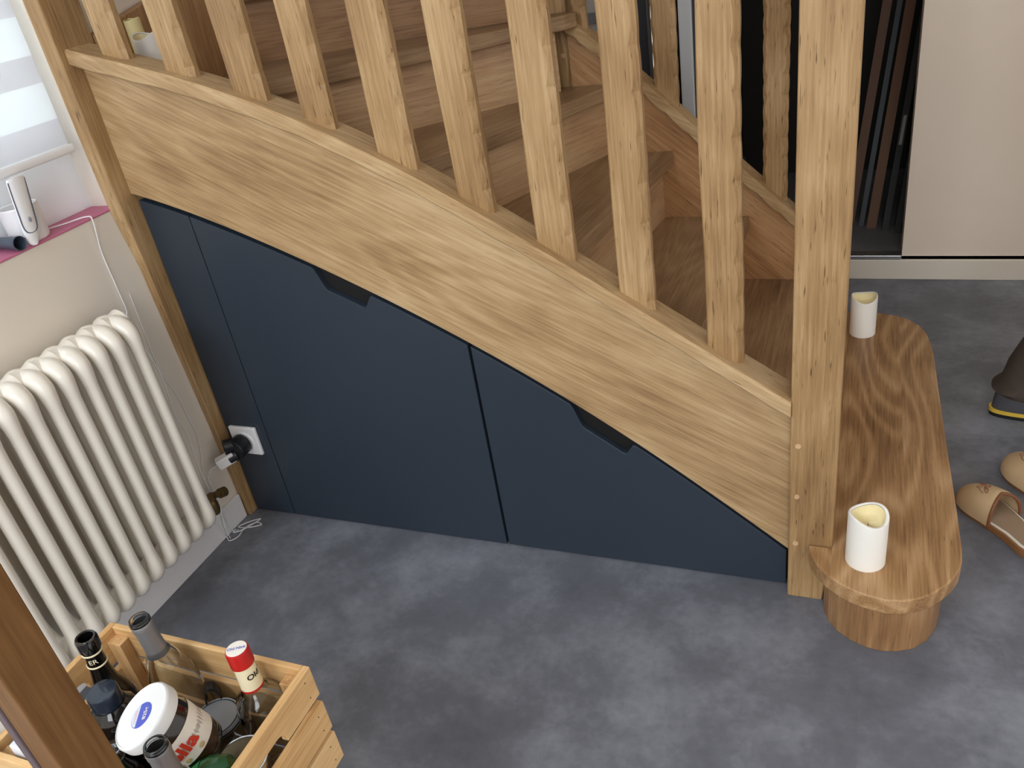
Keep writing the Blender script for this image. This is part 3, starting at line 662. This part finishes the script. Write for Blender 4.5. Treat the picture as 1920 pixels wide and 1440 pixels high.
# ================================================================== SLIPPERS
def slipper(toe, d, label, side=1):
    ang = math.atan2(d[1], d[0]); e = empty('slipper', (toe[0], toe[1], 0), ang); tag(e, label, 'slipper', 'pair of tan slippers')
    L_ = 0.275
    def hw(t):  # half width along length 0 toe .. 1 heel
        return 0.049 * (math.sin(math.pi * min(1, (t * 1.15 + 0.0)) ** 0.5) ** 0.55 if t < 0.02 else 1) if False else \
            (0.050 * (1 - (1 - min(1, t / 0.28)) ** 2.4) ** 0.5 if t < 0.28 else (0.050 - 0.013 * (t - 0.28) / 0.37 if t < 0.65 else (0.037 * (1 - max(0, (t - 0.80) / 0.20) ** 2.4) ** 0.5)))
    def off(t): return side * 0.008 * math.sin(math.pi * min(1, t * 1.2))
    ts = [0.001, .01, .03, .06, .1, .15, .2, .27, .35, .45, .55, .65, .75, .82, .88, .93, .97, .99, .999]
    def outline(shrink, z):
        a = [(L_ * t, off(t) + max(0.0005, hw(t) - shrink), z(t)) for t in ts]; b_ = [(L_ * t, off(t) - max(0.0005, hw(t) - shrink), z(t)) for t in reversed(ts)]
        return a + b_
    zb = lambda t: 0.0; zt = lambda t: 0.020 + 0.012 * max(0, (t - .3)) 
    b = MB(); b.loft([outline(0.003, lambda t: 0.0), outline(0, lambda t: 0.005), outline(0, lambda t: zt(t) - 0.003), outline(0.003, zt)])
    o = b.build('sole', cork, smooth=True); o.parent = e
    b = MB(); b.loft([outline(0.0035, zt), outline(0.0045, lambda t: zt(t) + 0.0035), outline(0.009, lambda t: zt(t) + 0.003)], True, False)
    o = b.build('insole_edge', fluff, smooth=True); o.parent = e
    b = MB(); rr = outline(0.008, lambda t: zt(t) + 0.0028 + 0.002 * math.sin(t * 5)); b.add(rr, [tuple(range(len(rr)))])
    o = b.build('footbed', insole); o.parent = e
    # upper: toe cap band
    S = 22; K = 20; verts = []; 
    def up(s, k, dz=0.0):
        th = math.pi * k / K; t_edge = 0.012 + s * (0.40 + 0.07 * abs(math.cos(th)))
        w = hw(t_edge) + 0.0015 + dz; h = (0.018 + 0.056 * min(1, s * 1.15) ** 0.55) + dz
        x = L_ * t_edge; return (x, off(t_edge) + w * math.cos(th) * (1 - 0.0 * s), zt(0) - 0.006 + h * math.sin(th) ** 0.8 if th not in (0, math.pi) else zt(0) - 0.006)
    for thick, nm in ((0.0, 'upper'),):
        b = MB(); vo = [up(s / S, k, 0.002) for s in range(S + 1) for k in range(K + 1)]; vi = [up(s / S, k, -0.001) for s in range(S + 1) for k in range(K + 1)]
        n = K + 1; fs = [(i * n + j, i * n + j + 1, (i + 1) * n + j + 1, (i + 1) * n + j) for i in range(S) for j in range(K)]
        b.add(vo, fs); b.add(vi, [tuple(reversed(f)) for f in fs])
        o = b.build('upper', leather, smooth=True); o.parent = e
    b = MB(); b.tube([up(1.0, k, 0.0005) for k in range(K + 1)], 0.0042, 8); o = b.build('binding', trim_br, smooth=True); o.parent = e
    # embroidered sprig on the upper
    b = MB()
    def sp(s, k): return up(s, k, 0.003)
    for pts in ([(.30, 8.2), (.36, 7.8), (.42, 8.4), (.38, 9.0), (.31, 8.9), (.30, 8.2)], [(.36, 9), (.48, 9.4), (.58, 10.4), (.66, 11.6)], [(.42, 9.6), (.5, 10.6), (.48, 11.6), (.40, 11.4), (.42, 10.4)],
                [(.52, 9.8), (.6, 9.2), (.66, 10), (.6, 10.8), (.54, 10.4)], [(.58, 11), (.66, 12.2), (.74, 12.6), (.7, 11.4), (.6, 10.8)], [(.5, 11.8), (.58, 12.6), (.66, 13)]):
        b.tube(cr([Vector(sp(a, k)) for a, k in pts], 5), 0.0010, 5)
    o = b.build('embroidery', embro); o.parent = e
    return e
slipper((2.005, 0.412), (0.58, -0.81), 'tan slipper with brown sole and embroidered top, nearest the bottom step')
slipper((2.128, 0.575), (0.52, -0.85), 'tan slipper cut by the right picture edge, behind the other one', side=-1)

# ================================================================== CRATE
CRT = empty('wooden_crate', (0.775, -1.015, 0.33)); tag(CRT, 'open pine slat crate holding bottles and jars, right of the brown post', 'crate'); CI = at(CRT)
def crt(o): o.parent = CRT; o.matrix_parent_inverse = CI; return o
X0, X1, Y1, Y0, ZB0 = 0.570, 0.980, -0.885, -1.145, 0.33
zs = [(ZB0 + 0.008, ZB0 + 0.070), (ZB0 + 0.081, ZB0 + 0.143), (ZB0 + 0.159, ZB0 + 0.2215)]
for z0, z1 in zs:
    crt(MB().box(X0 + 0.012, X1 - 0.012, Y1 - 0.010, Y1, z0, z1).build('slat', pine_x, bevel=0.0015))
    crt(MB().box(X0 + 0.012, X1 - 0.012, Y0, Y0 + 0.010, z0, z1).build('slat', pine_x, bevel=0.0015))
for xa, xb in ((X1 - 0.012, X1), (X0, X0 + 0.012)):
    for i, (z0, z1) in enumerate(zs):
        if i == 2:
            ym = (Y0 + Y1) / 2; g = 0.043; poly = [(Y0, z1), (Y1, z1), (Y1, z0), (ym + g, z0)]
            for k in range(9): a = math.pi / 2 * k / 8; poly.append((ym + g - 0.018 + 0.018 * math.cos(a), z0 + 0.006 + 0.018 * math.sin(a)))
            for k in range(9): a = math.pi / 2 * (1 + k / 8); poly.append((ym - g + 0.018 + 0.018 * math.cos(a), z0 + 0.006 + 0.018 * math.sin(a)))
            poly += [(ym - g, z0), (Y0, z0)]
            crt(MB().prism(poly, xa, xb, 'x').build('slat', pine_y, bevel=0.0015))
        else:
            crt(MB().box(xa, xb, Y0, Y1, z0, z1).build('slat', pine_y, bevel=0.0015))
for x in (X0 + 0.012, X1 - 0.012 - 0.03):
    for y in (Y0 + 0.010, Y1 - 0.010 - 0.02):
        crt(MB().box(x, x + 0.03, y, y + 0.02, ZB0, ZB0 + 0.205).build('corner_batten', pine_z, bevel=0.0012))
for k in range(4):
    ya = Y0 + 0.011 + k * 0.061; crt(MB().box(X0 + 0.012, X1 - 0.012, ya, ya + 0.054, ZB0, ZB0 + 0.008).build('base_slat', pine_x, bevel=0.001))
for z0, z1 in zs:
    for y in (Y1 - 0.02, Y0 + 0.02):
        for zz in (z0 + 0.015, z1 - 0.015):
            crt(MB().lathe([(0.0001, 0.0006), (0.0011, 0.0005), (0.0011, -0.001)], Matrix.Translation((X1, y, zz)) @ Matrix.Rotation(R(90), 4, 'Y'), 8).build('nail', rubber))

# ---- bottles: every bottle is built round its own axis, then stood or leant in the crate
def place(e, loc, axis):
    q = Vector((0, 0, 1)).rotation_difference(Vector(axis).normalized()); e.rotation_mode = 'QUATERNION'; e.rotation_quaternion = q; e.location = loc
def part(b, name, mat, e, smooth=True, label=None, bevel=0.0):
    o = b.build(name, mat, smooth=smooth, bevel=bevel); o.parent = e
    if label: o['label'] = label
    return o
def wrap_text(s, size, r, z0, a0, up=True, bold=0.0, dr=0.0006, squeeze=1.0):
    vs, fs = subdivided(*text_mesh(s, size, bold), cuts=2); b = MB()
    return b.add([((r + dr) * math.cos(a0 + x * squeeze / r), (r + dr) * math.sin(a0 + x * squeeze / r), z0 + y) for x, y, z in vs], fs)
def flat_text(s, size, z, rot=0.0, cx=0.0, cy=0.0, bold=0.0):
    vs, fs = text_mesh(s, size, bold); c_, s_ = math.cos(rot), math.sin(rot); b = MB()
    return b.add([(cx + x * c_ - y * s_, cy + x * s_ + y * c_, z) for x, y, _ in vs], fs)
def ring_band(r, z0, z1, a0, a1, n=24):
    rings = [[(r * math.cos(a0 + (a1 - a0) * k / n), r * math.sin(a0 + (a1 - a0) * k / n), z) for k in range(n + 1)] for z in (z0, z1)]
    return MB().loft(rings, False, False)
ZF0 = 0.338
# squat black liqueur bottle, open neck
e = empty('black_bottle', (0.668, -1.000, ZF0)); tag(e, 'open black glass bottle with cream neck rings at the back left of the crate', 'bottle')
part(MB().lathe([(0.030, 0), (0.036, 0.004), (0.036, 0.17), (0.034, 0.19), (0.026, 0.215), (0.0175, 0.235), (0.0145, 0.26), (0.0135, 0.298), (0.0165, 0.300), (0.0165, 0.318), (0.0145, 0.322), (0.0115, 0.321), (0.011, 0.29), (0.0001, 0.28)], seg=36), 'glass_body', dark_glass, e)
for z in (0.268, 0.292): part(MB().lathe([(0.0146, z), (0.0154, z + 0.0005), (0.0154, z + 0.0025), (0.0146, z + 0.003)], seg=32, closed_ends=False), 'neck_ring', cream, e)
part(wrap_text('ER', 0.012, 0.0152, 0.282, R(-50), dr=0.0004), 'neck_print', cream, e)
place(e, (0.672, -1.004, ZF0), (0.035, 0.03, 1))
# black bottle with a broad cap
e = empty('black_bottle', (0.728, -1.036, ZF0)); tag(e, 'broad black bottle closed by a wide shiny black cap, behind the white-lidded jar', 'bottle')
part(MB().lathe([(0.034, 0), (0.039, 0.004), (0.039, 0.20), (0.034, 0.225), (0.024, 0.238)], seg=36), 'glass_body', dark_glass, e)
part(MB().lathe([(0.0215, 0.236), (0.0225, 0.240), (0.0225, 0.262), (0.021, 0.265), (0.014, 0.2655), (0.0001, 0.2655)], seg=36), 'cap', plain('blue_black_cap', srgb(30, 40, 54), 0.25, coat=0.4), e)
# clear wine bottle with grey capsule
def wine(loc, axis, label):
    e = empty('clear_bottle', loc); tag(e, label, 'bottle', 'clear glass bottles in the crate')
    part(MB().lathe([(0.028, 0), (0.0365, 0.006), (0.0365, 0.18), (0.034, 0.20), (0.024, 0.228), (0.0155, 0.25), (0.0145, 0.30), (0.0145, 0.308), (0.0118, 0.308), (0.0118, 0.25), (0.021, 0.226), (0.031, 0.199), (0.0335, 0.18), (0.0335, 0.012), (0.0001, 0.012)], seg=40), 'glass_body', glass, e)
    part(MB().lathe([(0.0165, 0.238), (0.0158, 0.262), (0.0156, 0.292), (0.0166, 0.294), (0.0166, 0.303), (0.0156, 0.305)], seg=32, closed_ends=False), 'capsule', capsule, e)
    part(MB().lathe([(0.0157, 0.303), (0.0163, 0.309), (0.0150, 0.313), (0.0125, 0.313), (0.0118, 0.308), (0.0118, 0.28)], seg=32, closed_ends=False), 'glass_lip', glass, e)
    place(e, loc, axis); return e
wine((0.748, -0.930, ZF0 + 0.002), (-0.045, -0.03, 1), 'clear bottle with grey foil capsule standing at the far side of the crate')
wine((0.905, -1.103, ZF0 + 0.002), (0.0, 0.0, 1), 'clear bottle with silver neck in front of the jar, cut by the lower picture edge').scale = (1, 1, 0.93)
# red-capped rum bottle
e = empty('rum_bottle', (0.903, -0.930, ZF0)); tag(e, 'clear bottle with red cap and cream neck label at the far right of crate', 'bottle')
part(MB().lathe([(0.030, 0), (0.0375, 0.006), (0.0385, 0.135), (0.0375, 0.16), (0.033, 0.178), (0.022, 0.188), (0.016, 0.197), (0.0148, 0.21), (0.0148, 0.268), (0.0118, 0.268), (0.0118, 0.21), (0.0135, 0.196), (0.021, 0.184), (0.031, 0.174), (0.0355, 0.158), (0.036, 0.014), (0.0001, 0.014)], seg=44), 'glass_body', glass, e)
part(MB().lathe([(0.0175, 0.199), (0.0172, 0.2035), (0.0168, 0.204), (0.0158, 0.199)], seg=32, closed_ends=False), 'lower_band', red_cap, e)
part(MB().lathe([(0.0173, 0.203), (0.0165, 0.2155), (0.0160, 0.247), (0.0155, 0.247)], seg=40, closed_ends=False), 'neck_label', cream, e)
part(wrap_text('Old Nick', 0.014, 0.0164, 0.228, R(42), bold=0.0003, dr=0.0007), 'label_text', black_ink, e)
part(MB().lathe([(0.0165, 0.246), (0.0180, 0.247), (0.0180, 0.272), (0.0172, 0.2755), (0.0150, 0.2762), (0.0001, 0.2762)], seg=40), 'cap', red_cap, e)
part(MB().lathe([(0.0158, 0.2764), (0.0155, 0.2770), (0.0001, 0.2770)], seg=36), 'cap_top', white_lbl, e)
part(flat_text('Old Nick', 0.0075, 0.2774, R(30), bold=0.0001), 'cap_text', blue_ink, e)
place(e, (0.905, -0.932, ZF0), (-0.03, 0.02, 1))
# hazelnut spread jar, leaning, white lid
e = empty('spread_jar', (0.876, -0.995, 0.468)); tag(e, 'empty chocolate spread jar with white lid leaning in the middle of the crate', 'jar')
part(MB().lathe([(0.030, 0), (0.038, 0.006), (0.041, 0.03), (0.044, 0.07), (0.0455, 0.10), (0.041, 0.122), (0.040, 0.130), (0.038, 0.130), (0.039, 0.118), (0.0435, 0.098), (0.042, 0.07), (0.039, 0.03), (0.034, 0.008), (0.0001, 0.008)], seg=44), 'glass_body', glass, e)
part(MB().lathe([(0.0425, 0.098), (0.0415, 0.085), (0.041, 0.07), (0.0378, 0.03), (0.034, 0.012), (0.0001, 0.012)], seg=36, closed_ends=False), 'chocolate_smear', choc, e)
lr0, lr1 = 0.0416, 0.0444
b = MB(); rings = [[(r * math.cos(a), r * math.sin(a), z) for a in [R(-150) + R(260) * k / 36 for k in range(37)]] for r, z in ((0.0420, 0.036), (0.0434, 0.062), (0.0458, 0.098))]
part(b.loft(rings, False, False), 'label_paper', white_lbl, e)
vs, fs = subdivided(*text_mesh('nutella', 0.036, 0.0012), cuts=3); b = MB(); A0 = R(-62)
b.add([((0.0447 + 0.07 * y + 0.001) * math.cos(A0 + x / 0.044), (0.0447 + 0.07 * y + 0.001) * math.sin(A0 + x / 0.044), 0.070 + y) for x, y, z in vs], fs)
part(b, 'label_text', red_ink, e, smooth=False)
b = MB()
for aa, zz in ((R(-8), 0.045), (R(-45), 0.045)): b.lathe([(0.0001, 0.0012), (0.005, 0.0008), (0.0052, -0.001)], Matrix.Rotation(aa, 4, 'Z') @ Matrix.Translation((0.0422, 0, zz)) @ Matrix.Rotation(R(90), 4, 'Y'), 12)
part(b, 'hazelnut_print', gold_ink, e)
part(MB().lathe([(0.043, 0.124), (0.0485, 0.125), (0.0495, 0.128), (0.0495, 0.145), (0.0475, 0.149), (0.046, 0.150), (0.0455, 0.148), (0.0001, 0.148)], seg=60), 'lid', plain('white_lid_plastic', srgb(238, 240, 240), 0.35), e)
part(MB().lathe([(0.0190, 0.1481), (0.0188, 0.1486), (0.0001, 0.1486)], seg=40), 'lid_sticker', blue_ink, e)
ang0 = R(200)
pts = [(0.018 * math.cos(ang0 + R(70) * (2 * k / 20 - 1)) , 0.018 * math.sin(ang0 + R(70) * (2 * k / 20 - 1)), 0.1489) for k in range(21)]
part(MB().add(pts, [tuple(range(21))]), 'sticker_field', plain('pale_sticker', srgb(214, 226, 240), 0.5), e, smooth=False)
rt = R(200 - 90 + 0)
part(flat_text('nutella', 0.0075, 0.1492, R(110), 0.0115 * math.cos(ang0), 0.0115 * math.sin(ang0)), 'sticker_name', pink_ink, e, smooth=False)
part(flat_text('825g', 0.0095, 0.1492, R(110), -0.008 * math.cos(ang0), -0.008 * math.sin(ang0), bold=0.0002), 'sticker_weight', white_lbl, e, smooth=False)
place(e, (0.858, -1.016, 0.490), (-0.30, -0.30, 0.88)); e.scale = (1, 1, 0.82)
# glass storage jar with grey lid and black strap
e = empty('storage_jar', (0.816, -0.952, ZF0)); tag(e, 'glass jar with flat grey lid and black strap beside the red-capped bottle', 'jar')
part(MB().lathe([(0.038, 0), (0.043, 0.006), (0.0435, 0.115), (0.042, 0.128), (0.0395, 0.128), (0.041, 0.113), (0.0405, 0.01), (0.0001, 0.01)], seg=44), 'glass_body', glass, e)
part(MB().lathe([(0.0395, 0.124), (0.0395, 0.130), (0.0375, 0.1335), (0.035, 0.132), (0.033, 0.1325), (0.0001, 0.1325)], seg=44), 'lid', grey_lid, e)
part(MB().lathe([(0.0352, 0.1329), (0.0345, 0.1335), (0.0335, 0.1329)], seg=44, closed_ends=False), 'lid_ring', rubber, e)
b = MB(); rings = []
for k in range(15):
    a = math.pi * k / 14; c_ = Vector((-0.030, 0.030, 0.132)) + Vector((0.012 * math.cos(a) * 0.7, 0.012 * math.cos(a) * 0.7, 0.030 * math.sin(a)))
    w = Vector((-0.5, 0.5, 0)).normalized() * 0.009; rings.append([tuple(c_ - w), tuple(c_ + w), tuple(c_ + w + Vector((0.002, 0.002, 0.003))), tuple(c_ - w + Vector((0.002, 0.002, 0.003)))])
part(b.loft(rings), 'strap', black_pl, e)
place(e, (0.814, -0.950, ZF0), (0, 0, 1)); e.scale = (1, 1, 0.93)
# green bottle lying on the others
e = empty('green_bottle', (0.835, -1.105, 0.51)); tag(e, 'green glass bottle with cream lettering lying in front of the spread jar', 'bottle')
part(MB().lathe([(0.020, 0), (0.029, 0.006), (0.031, 0.03), (0.031, 0.085), (0.028, 0.10), (0.018, 0.115), (0.012, 0.122), (0.0001, 0.122)], seg=40), 'glass_body', green_glass, e)
part(ring_band(0.0313, 0.022, 0.088, R(-175), R(60)), 'label', plain('green_label', srgb(28, 122, 62), 0.5), e)
part(ring_band(0.0315, 0.060, 0.072, R(-175), R(-20)), 'label_stripe', plain('brown_stripe', srgb(118, 74, 66), 0.5), e)
GT = wrap_text('arte', 0.026, 0.0316, 0.044, R(-100), bold=0.0008); part(GT, 'label_text', cream, e, smooth=False)
place(e, (0.852, -1.108, 0.458), (0.068, 0.060, 0.045))
# open steel can with something pale inside
e = empty('open_can', (0.925, -1.018, ZF0)); tag(e, 'open steel can with pale residue beside the slatted right end of the crate', 'can')
part(MB().lathe([(0.036, 0), (0.038, 0.003), (0.038, 0.148), (0.0395, 0.150), (0.0395, 0.153), (0.0372, 0.153), (0.0365, 0.149), (0.0365, 0.01), (0.0001, 0.01)], seg=44), 'can_body', steel, e)
part(MB().lathe([(0.036, 0.10), (0.028, 0.118), (0.014, 0.125), (0.0001, 0.122)], seg=30, closed_ends=False), 'residue', cream, e)
place(e, (0.927, -1.017, ZF0), (0, 0, 1))
# small bottle neck behind the post
e = empty('small_bottle', (0.771, -1.095, ZF0)); tag(e, 'small bottle with threaded silver neck beside the brown post', 'bottle')
part(MB().lathe([(0.020, 0), (0.024, 0.004), (0.024, 0.15), (0.018, 0.17), (0.0105, 0.185), (0.0105, 0.205)], seg=28), 'glass_body', dark_glass, e)
part(MB().lathe([(0.011, 0.190), (0.0122, 0.192), (0.0112, 0.195), (0.0122, 0.198), (0.0112, 0.201), (0.0122, 0.204), (0.0112, 0.208), (0.0095, 0.208), (0.0095, 0.19)], seg=28, closed_ends=False), 'threaded_neck', steel, e)
place(e, (0.768, -1.085, ZF0), (0, 0, 1))
# left end of the crate: black-capped bottle and white carton
e = empty('black_capped_bottle', (0.60, -1.09, ZF0)); tag(e, 'dark bottle with ribbed black cap at the left picture edge, left of the post', 'bottle')
part(MB().lathe([(0.018, 0), (0.021, 0.004), (0.021, 0.19), (0.013, 0.22), (0.012, 0.235)], seg=28), 'glass_body', dark_glass, e)
part(MB().lathe([(0.014, 0.232), (0.0165, 0.235), (0.0165, 0.266), (0.015, 0.269), (0.0001, 0.269)], seg=28), 'cap', black_pl, e)
place(e, (0.606, -1.082, ZF0), (0, 0, 1))
e = empty('white_carton', (0.655, -1.122, 0.45)); tag(e, 'white carton with bluish tint standing in the crate left of the post', 'carton')
part(MB().box(-0.032, 0.030, -0.010, 0.010, 0, 0.225), 'box', plain('white_card', srgb(226, 230, 240), 0.35), e, smooth=False, bevel=0.003)
place(e, (0.640, -1.120, ZF0), (0.04, 0.0, 1))

# low stool carrying the crate
SO = empty('low_stool', (0.77, -1.02, 0)); tag(SO, 'low dark stool under the wooden crate, mostly hidden', 'stool')
keepworld(MB().box(0.61, 0.93, -1.125, -0.925, 0.305, 0.3295).build('seat', rubber, bevel=0.004), SO)
for x in (0.63, 0.89):
    for y in (-1.11, -0.965): keepworld(MB().box(x, x + 0.025, y, y + 0.025, 0, 0.305).build('leg', rubber), SO)
# brown post in front
PO = empty('brown_post', (0.95, -1.21, 0)); tag(PO, 'brown stained square wooden post in front of the crate at lower left', 'post')
keepworld(MB().box(0.936, 0.974, -1.236, -1.181, 0, 2.3).build('shaft', brown_z, bevel=0.002), PO)
keepworld(MB().box(0.923, 0.9355, -1.238, -1.215, 0, 2.3).build('shaded_side_strip', mauve, bevel=0.002), PO)  # added strip for the post's side face, its shade put into the mauve-grey

# ================================================================== PERSON at the right edge
def skin_body(name, joints, edges, mat, parent, sub=2, root=0):
    me = bpy.data.meshes.new(name); me.from_pydata([j[0] for j in joints], edges, []); me.materials.append(mat)
    o = bpy.data.objects.new(name, me); COL.objects.link(o)
    sk = o.modifiers.new('skin', 'SKIN'); sk.use_smooth_shade = True
    for i, j in enumerate(joints):
        r = j[1]; me.skin_vertices[0].data[i].radius = (r, r) if isinstance(r, (int, float)) else r
    me.skin_vertices[0].data[root].use_root = True
    s_ = o.modifiers.new('sub', 'SUBSURF'); s_.levels = sub; s_.render_levels = sub
    o.parent = parent; o.matrix_parent_inverse = at(parent)
    return o
PE = empty('person', (2.30, 0.86, 0)); tag(PE, 'person in dark trousers and grey shoe standing at the right picture edge', 'person')
PX, PY = 2.385, 0.92
J = [((PX, PY, 0.92), 0.125), ((PX, PY, 1.05), 0.12), ((PX, PY, 1.25), 0.135), ((PX, PY, 1.42), 0.12), ((PX, PY, 1.50), 0.055), ((PX + 0.01, PY, 1.57), 0.058), ((PX + 0.02, PY, 1.66), 0.088), ((PX + 0.02, PY, 1.74), 0.07),
     ((PX - 0.01, PY - 0.10, 0.86), 0.085), ((PX - 0.03, PY - 0.10, 0.50), 0.048), ((PX - 0.185, PY - 0.085, 0.10), 0.027), ((PX - 0.13, PY - 0.085, 0.055), 0.024), ((PX - 0.07, PY - 0.087, 0.045), 0.018),
     ((PX, PY + 0.10, 0.86), 0.085), ((PX + 0.04, PY + 0.10, 0.48), 0.058), ((PX + 0.03, PY + 0.10, 0.10), 0.038), ((PX + 0.07, PY + 0.10, 0.055), 0.024), ((PX + 0.14, PY + 0.10, 0.045), 0.018),
     ((PX, PY - 0.19, 1.40), 0.052), ((PX + 0.02, PY - 0.24, 1.12), 0.04), ((PX + 0.12, PY - 0.22, 0.90), 0.028), ((PX + 0.15, PY - 0.21, 0.84), 0.032),
     ((PX, PY + 0.19, 1.40), 0.052), ((PX + 0.02, PY + 0.24, 1.12), 0.04), ((PX + 0.12, PY + 0.22, 0.90), 0.028), ((PX + 0.15, PY + 0.21, 0.84), 0.032)]
E_ = [(0, 1), (1, 2), (2, 3), (3, 4), (4, 5), (5, 6), (6, 7), (0, 8), (8, 9), (9, 10), (10, 11), (11, 12), (0, 13), (13, 14), (14, 15), (15, 16), (16, 17), (3, 18), (18, 19), (19, 20), (20, 21), (3, 22), (22, 23), (23, 24), (24, 25)]
# fingers: short chains rooted in each palm
for hi, s_ in ((21, -1), (25, 1)):
    h = Vector(J[hi][0])
    for k, (dy, ln) in enumerate([(-0.024, .062), (-0.008, .070), (0.008, .067), (0.024, .052)]):
        p1 = h + Vector((0.018, dy, -0.030)); p2 = p1 + Vector((0.004, 0, -ln * .5)); p3 = p2 + Vector((-0.010, 0, -ln * .45))
        n0 = len(J); J += [(tuple(p1), 0.010), (tuple(p2), 0.0088), (tuple(p3), 0.0075)]; E_ += [(hi, n0), (n0, n0 + 1), (n0 + 1, n0 + 2)]
    p1 = h + Vector((0.030, -s_ * 0.026, 0.0)); p2 = p1 + Vector((0.018, -s_ * 0.008, -0.028)); n0 = len(J); J += [(tuple(p1), 0.011), (tuple(p2), 0.009)]; E_ += [(hi, n0), (n0, n0 + 1)]
skin_body('body', J, E_, skin, PE)
# trousers: lofted legs with a slouched cuff, plus hips
def ring(cx, cy, z, rx, ry, n=28, w=0.0, ph=0.0, tilt=0.0):
    return [(cx + (rx + w * math.sin(3 * a + ph)) * math.cos(a), cy + (ry + w * math.cos(4 * a + ph)) * math.sin(a), z + tilt * math.cos(a) + w * .8 * math.sin(2 * a + ph)) for a in [2 * math.pi * k / n for k in range(n)]]
b = MB()
near = [(PX - 0.195, PY - 0.083, 0.072, .062, .058, .003, 0, .000), (PX - 0.205, PY - 0.083, 0.085, .070, .064, .004, 1, .01), (PX - 0.212, PY - 0.085, 0.105, .078, .070, .004, 2, .012), (PX - 0.200, PY - 0.085, 0.125, .068, .066, .003, 3, .01), (PX - 0.185, PY - 0.087, 0.17, .070, .068, .003, 1, 0), (PX - 0.155, PY - 0.09, 0.24, .074, .070, .002, 0, 0), (PX - 0.09, PY - 0.095, 0.38, .078, .076, .002, 2, 0),
        (PX - 0.03, PY - 0.10, 0.52, .082, .082, .002, 0, 0), (PX - 0.01, PY - 0.10, 0.75, .10, .095, 0, 0, 0), (PX, PY - 0.09, 0.90, .12, .10, 0, 0, 0)]
b.loft([ring(c[0], c[1], c[2], c[3], c[4], w=c[5], ph=c[6], tilt=c[7]) for c in near])
farl = [(PX + 0.03, PY + 0.10, 0.07, .066, .062), (PX + 0.03, PY + 0.10, 0.25, .07, .066), (PX + 0.04, PY + 0.10, 0.48, .08, .08), (PX + 0.02, PY + 0.10, 0.75, .10, .095), (PX, PY + 0.09, 0.90, .12, .10)]
b.loft([ring(c[0], c[1], c[2], c[3], c[4], w=.002) for c in farl])
b.loft([ring(PX, PY, 0.84, .12, .19), ring(PX, PY, 0.92, .135, .195), ring(PX, PY, 1.03, .125, .175)])
keepworld(b.build('trousers', denim, smooth=True), PE)
b = MB(); b.loft([ring(PX, PY, 1.0, .135, .185), ring(PX, PY, 1.15, .135, .18), ring(PX, PY, 1.35, .14, .20), ring(PX, PY, 1.46, .10, .15), ring(PX, PY, 1.50, .065, .075)])
for s_ in (-1, 1): b.tube([(PX, PY + s_ * .15, 1.42), (PX, PY + s_ * .205, 1.38), (PX + .02, PY + s_ * .245, 1.12), (PX + .12, PY + s_ * .225, .92)], .05, 14, radii=[.07, .066, .056, .042])
keepworld(b.build('jumper', jumper, smooth=True), PE)
b = MB(); M = Matrix.Translation((PX + 0.005, PY, 1.70)) @ Matrix.Scale(1.05, 4, (0, 0, 1))
b.lathe([(0.06, -0.06), (0.092, -0.02), (0.100, 0.03), (0.085, 0.07), (0.05, 0.095), (0.0001, 0.102)], M, 24)
keepworld(b.build('hair', hair_m, smooth=True), PE)
def shoe(cx, cy, ax):
    out = []
    for k in range(32):
        a = 2 * math.pi * k / 32; L2 = 0.14; x = math.cos(a); y = math.sin(a) * (0.045 + 0.006 * x)
        out.append((cx + L2 * (abs(x) ** .85) * (1 if x > 0 else -1), cy + y * (abs(math.sin(a)) ** -0.25 if abs(math.sin(a)) > .05 else 1)))
    return out
for cx, cy in ((PX - 0.142, PY - 0.085), (PX + 0.085, PY + 0.10)):
    o1 = shoe(cx, cy, 0)
    keepworld(MB().prism(o1, 0.0, 0.012).build('shoe_sole', rubber, smooth=True), PE)
    keepworld(MB().prism([(cx + (x - cx) * 1.015, cy + (y - cy) * 1.02) for x, y in o1], 0.012, 0.024).build('sole_band', yellow_m, smooth=True), PE)
    rg = []
    for z, s0, sh_ in ((0.024, .97, 0), (0.04, .96, 0), (0.06, .86, -0.012), (0.08, .62, -0.04), (0.10, .46, -0.062)):
        rg.append([(cx + sh_ + (x - cx) * s0, cy + (y - cy) * min(1, s0 * 1.12), z) for x, y in o1])
    keepworld(MB().loft(rg).build('shoe_upper', shoe_m, smooth=True), PE)
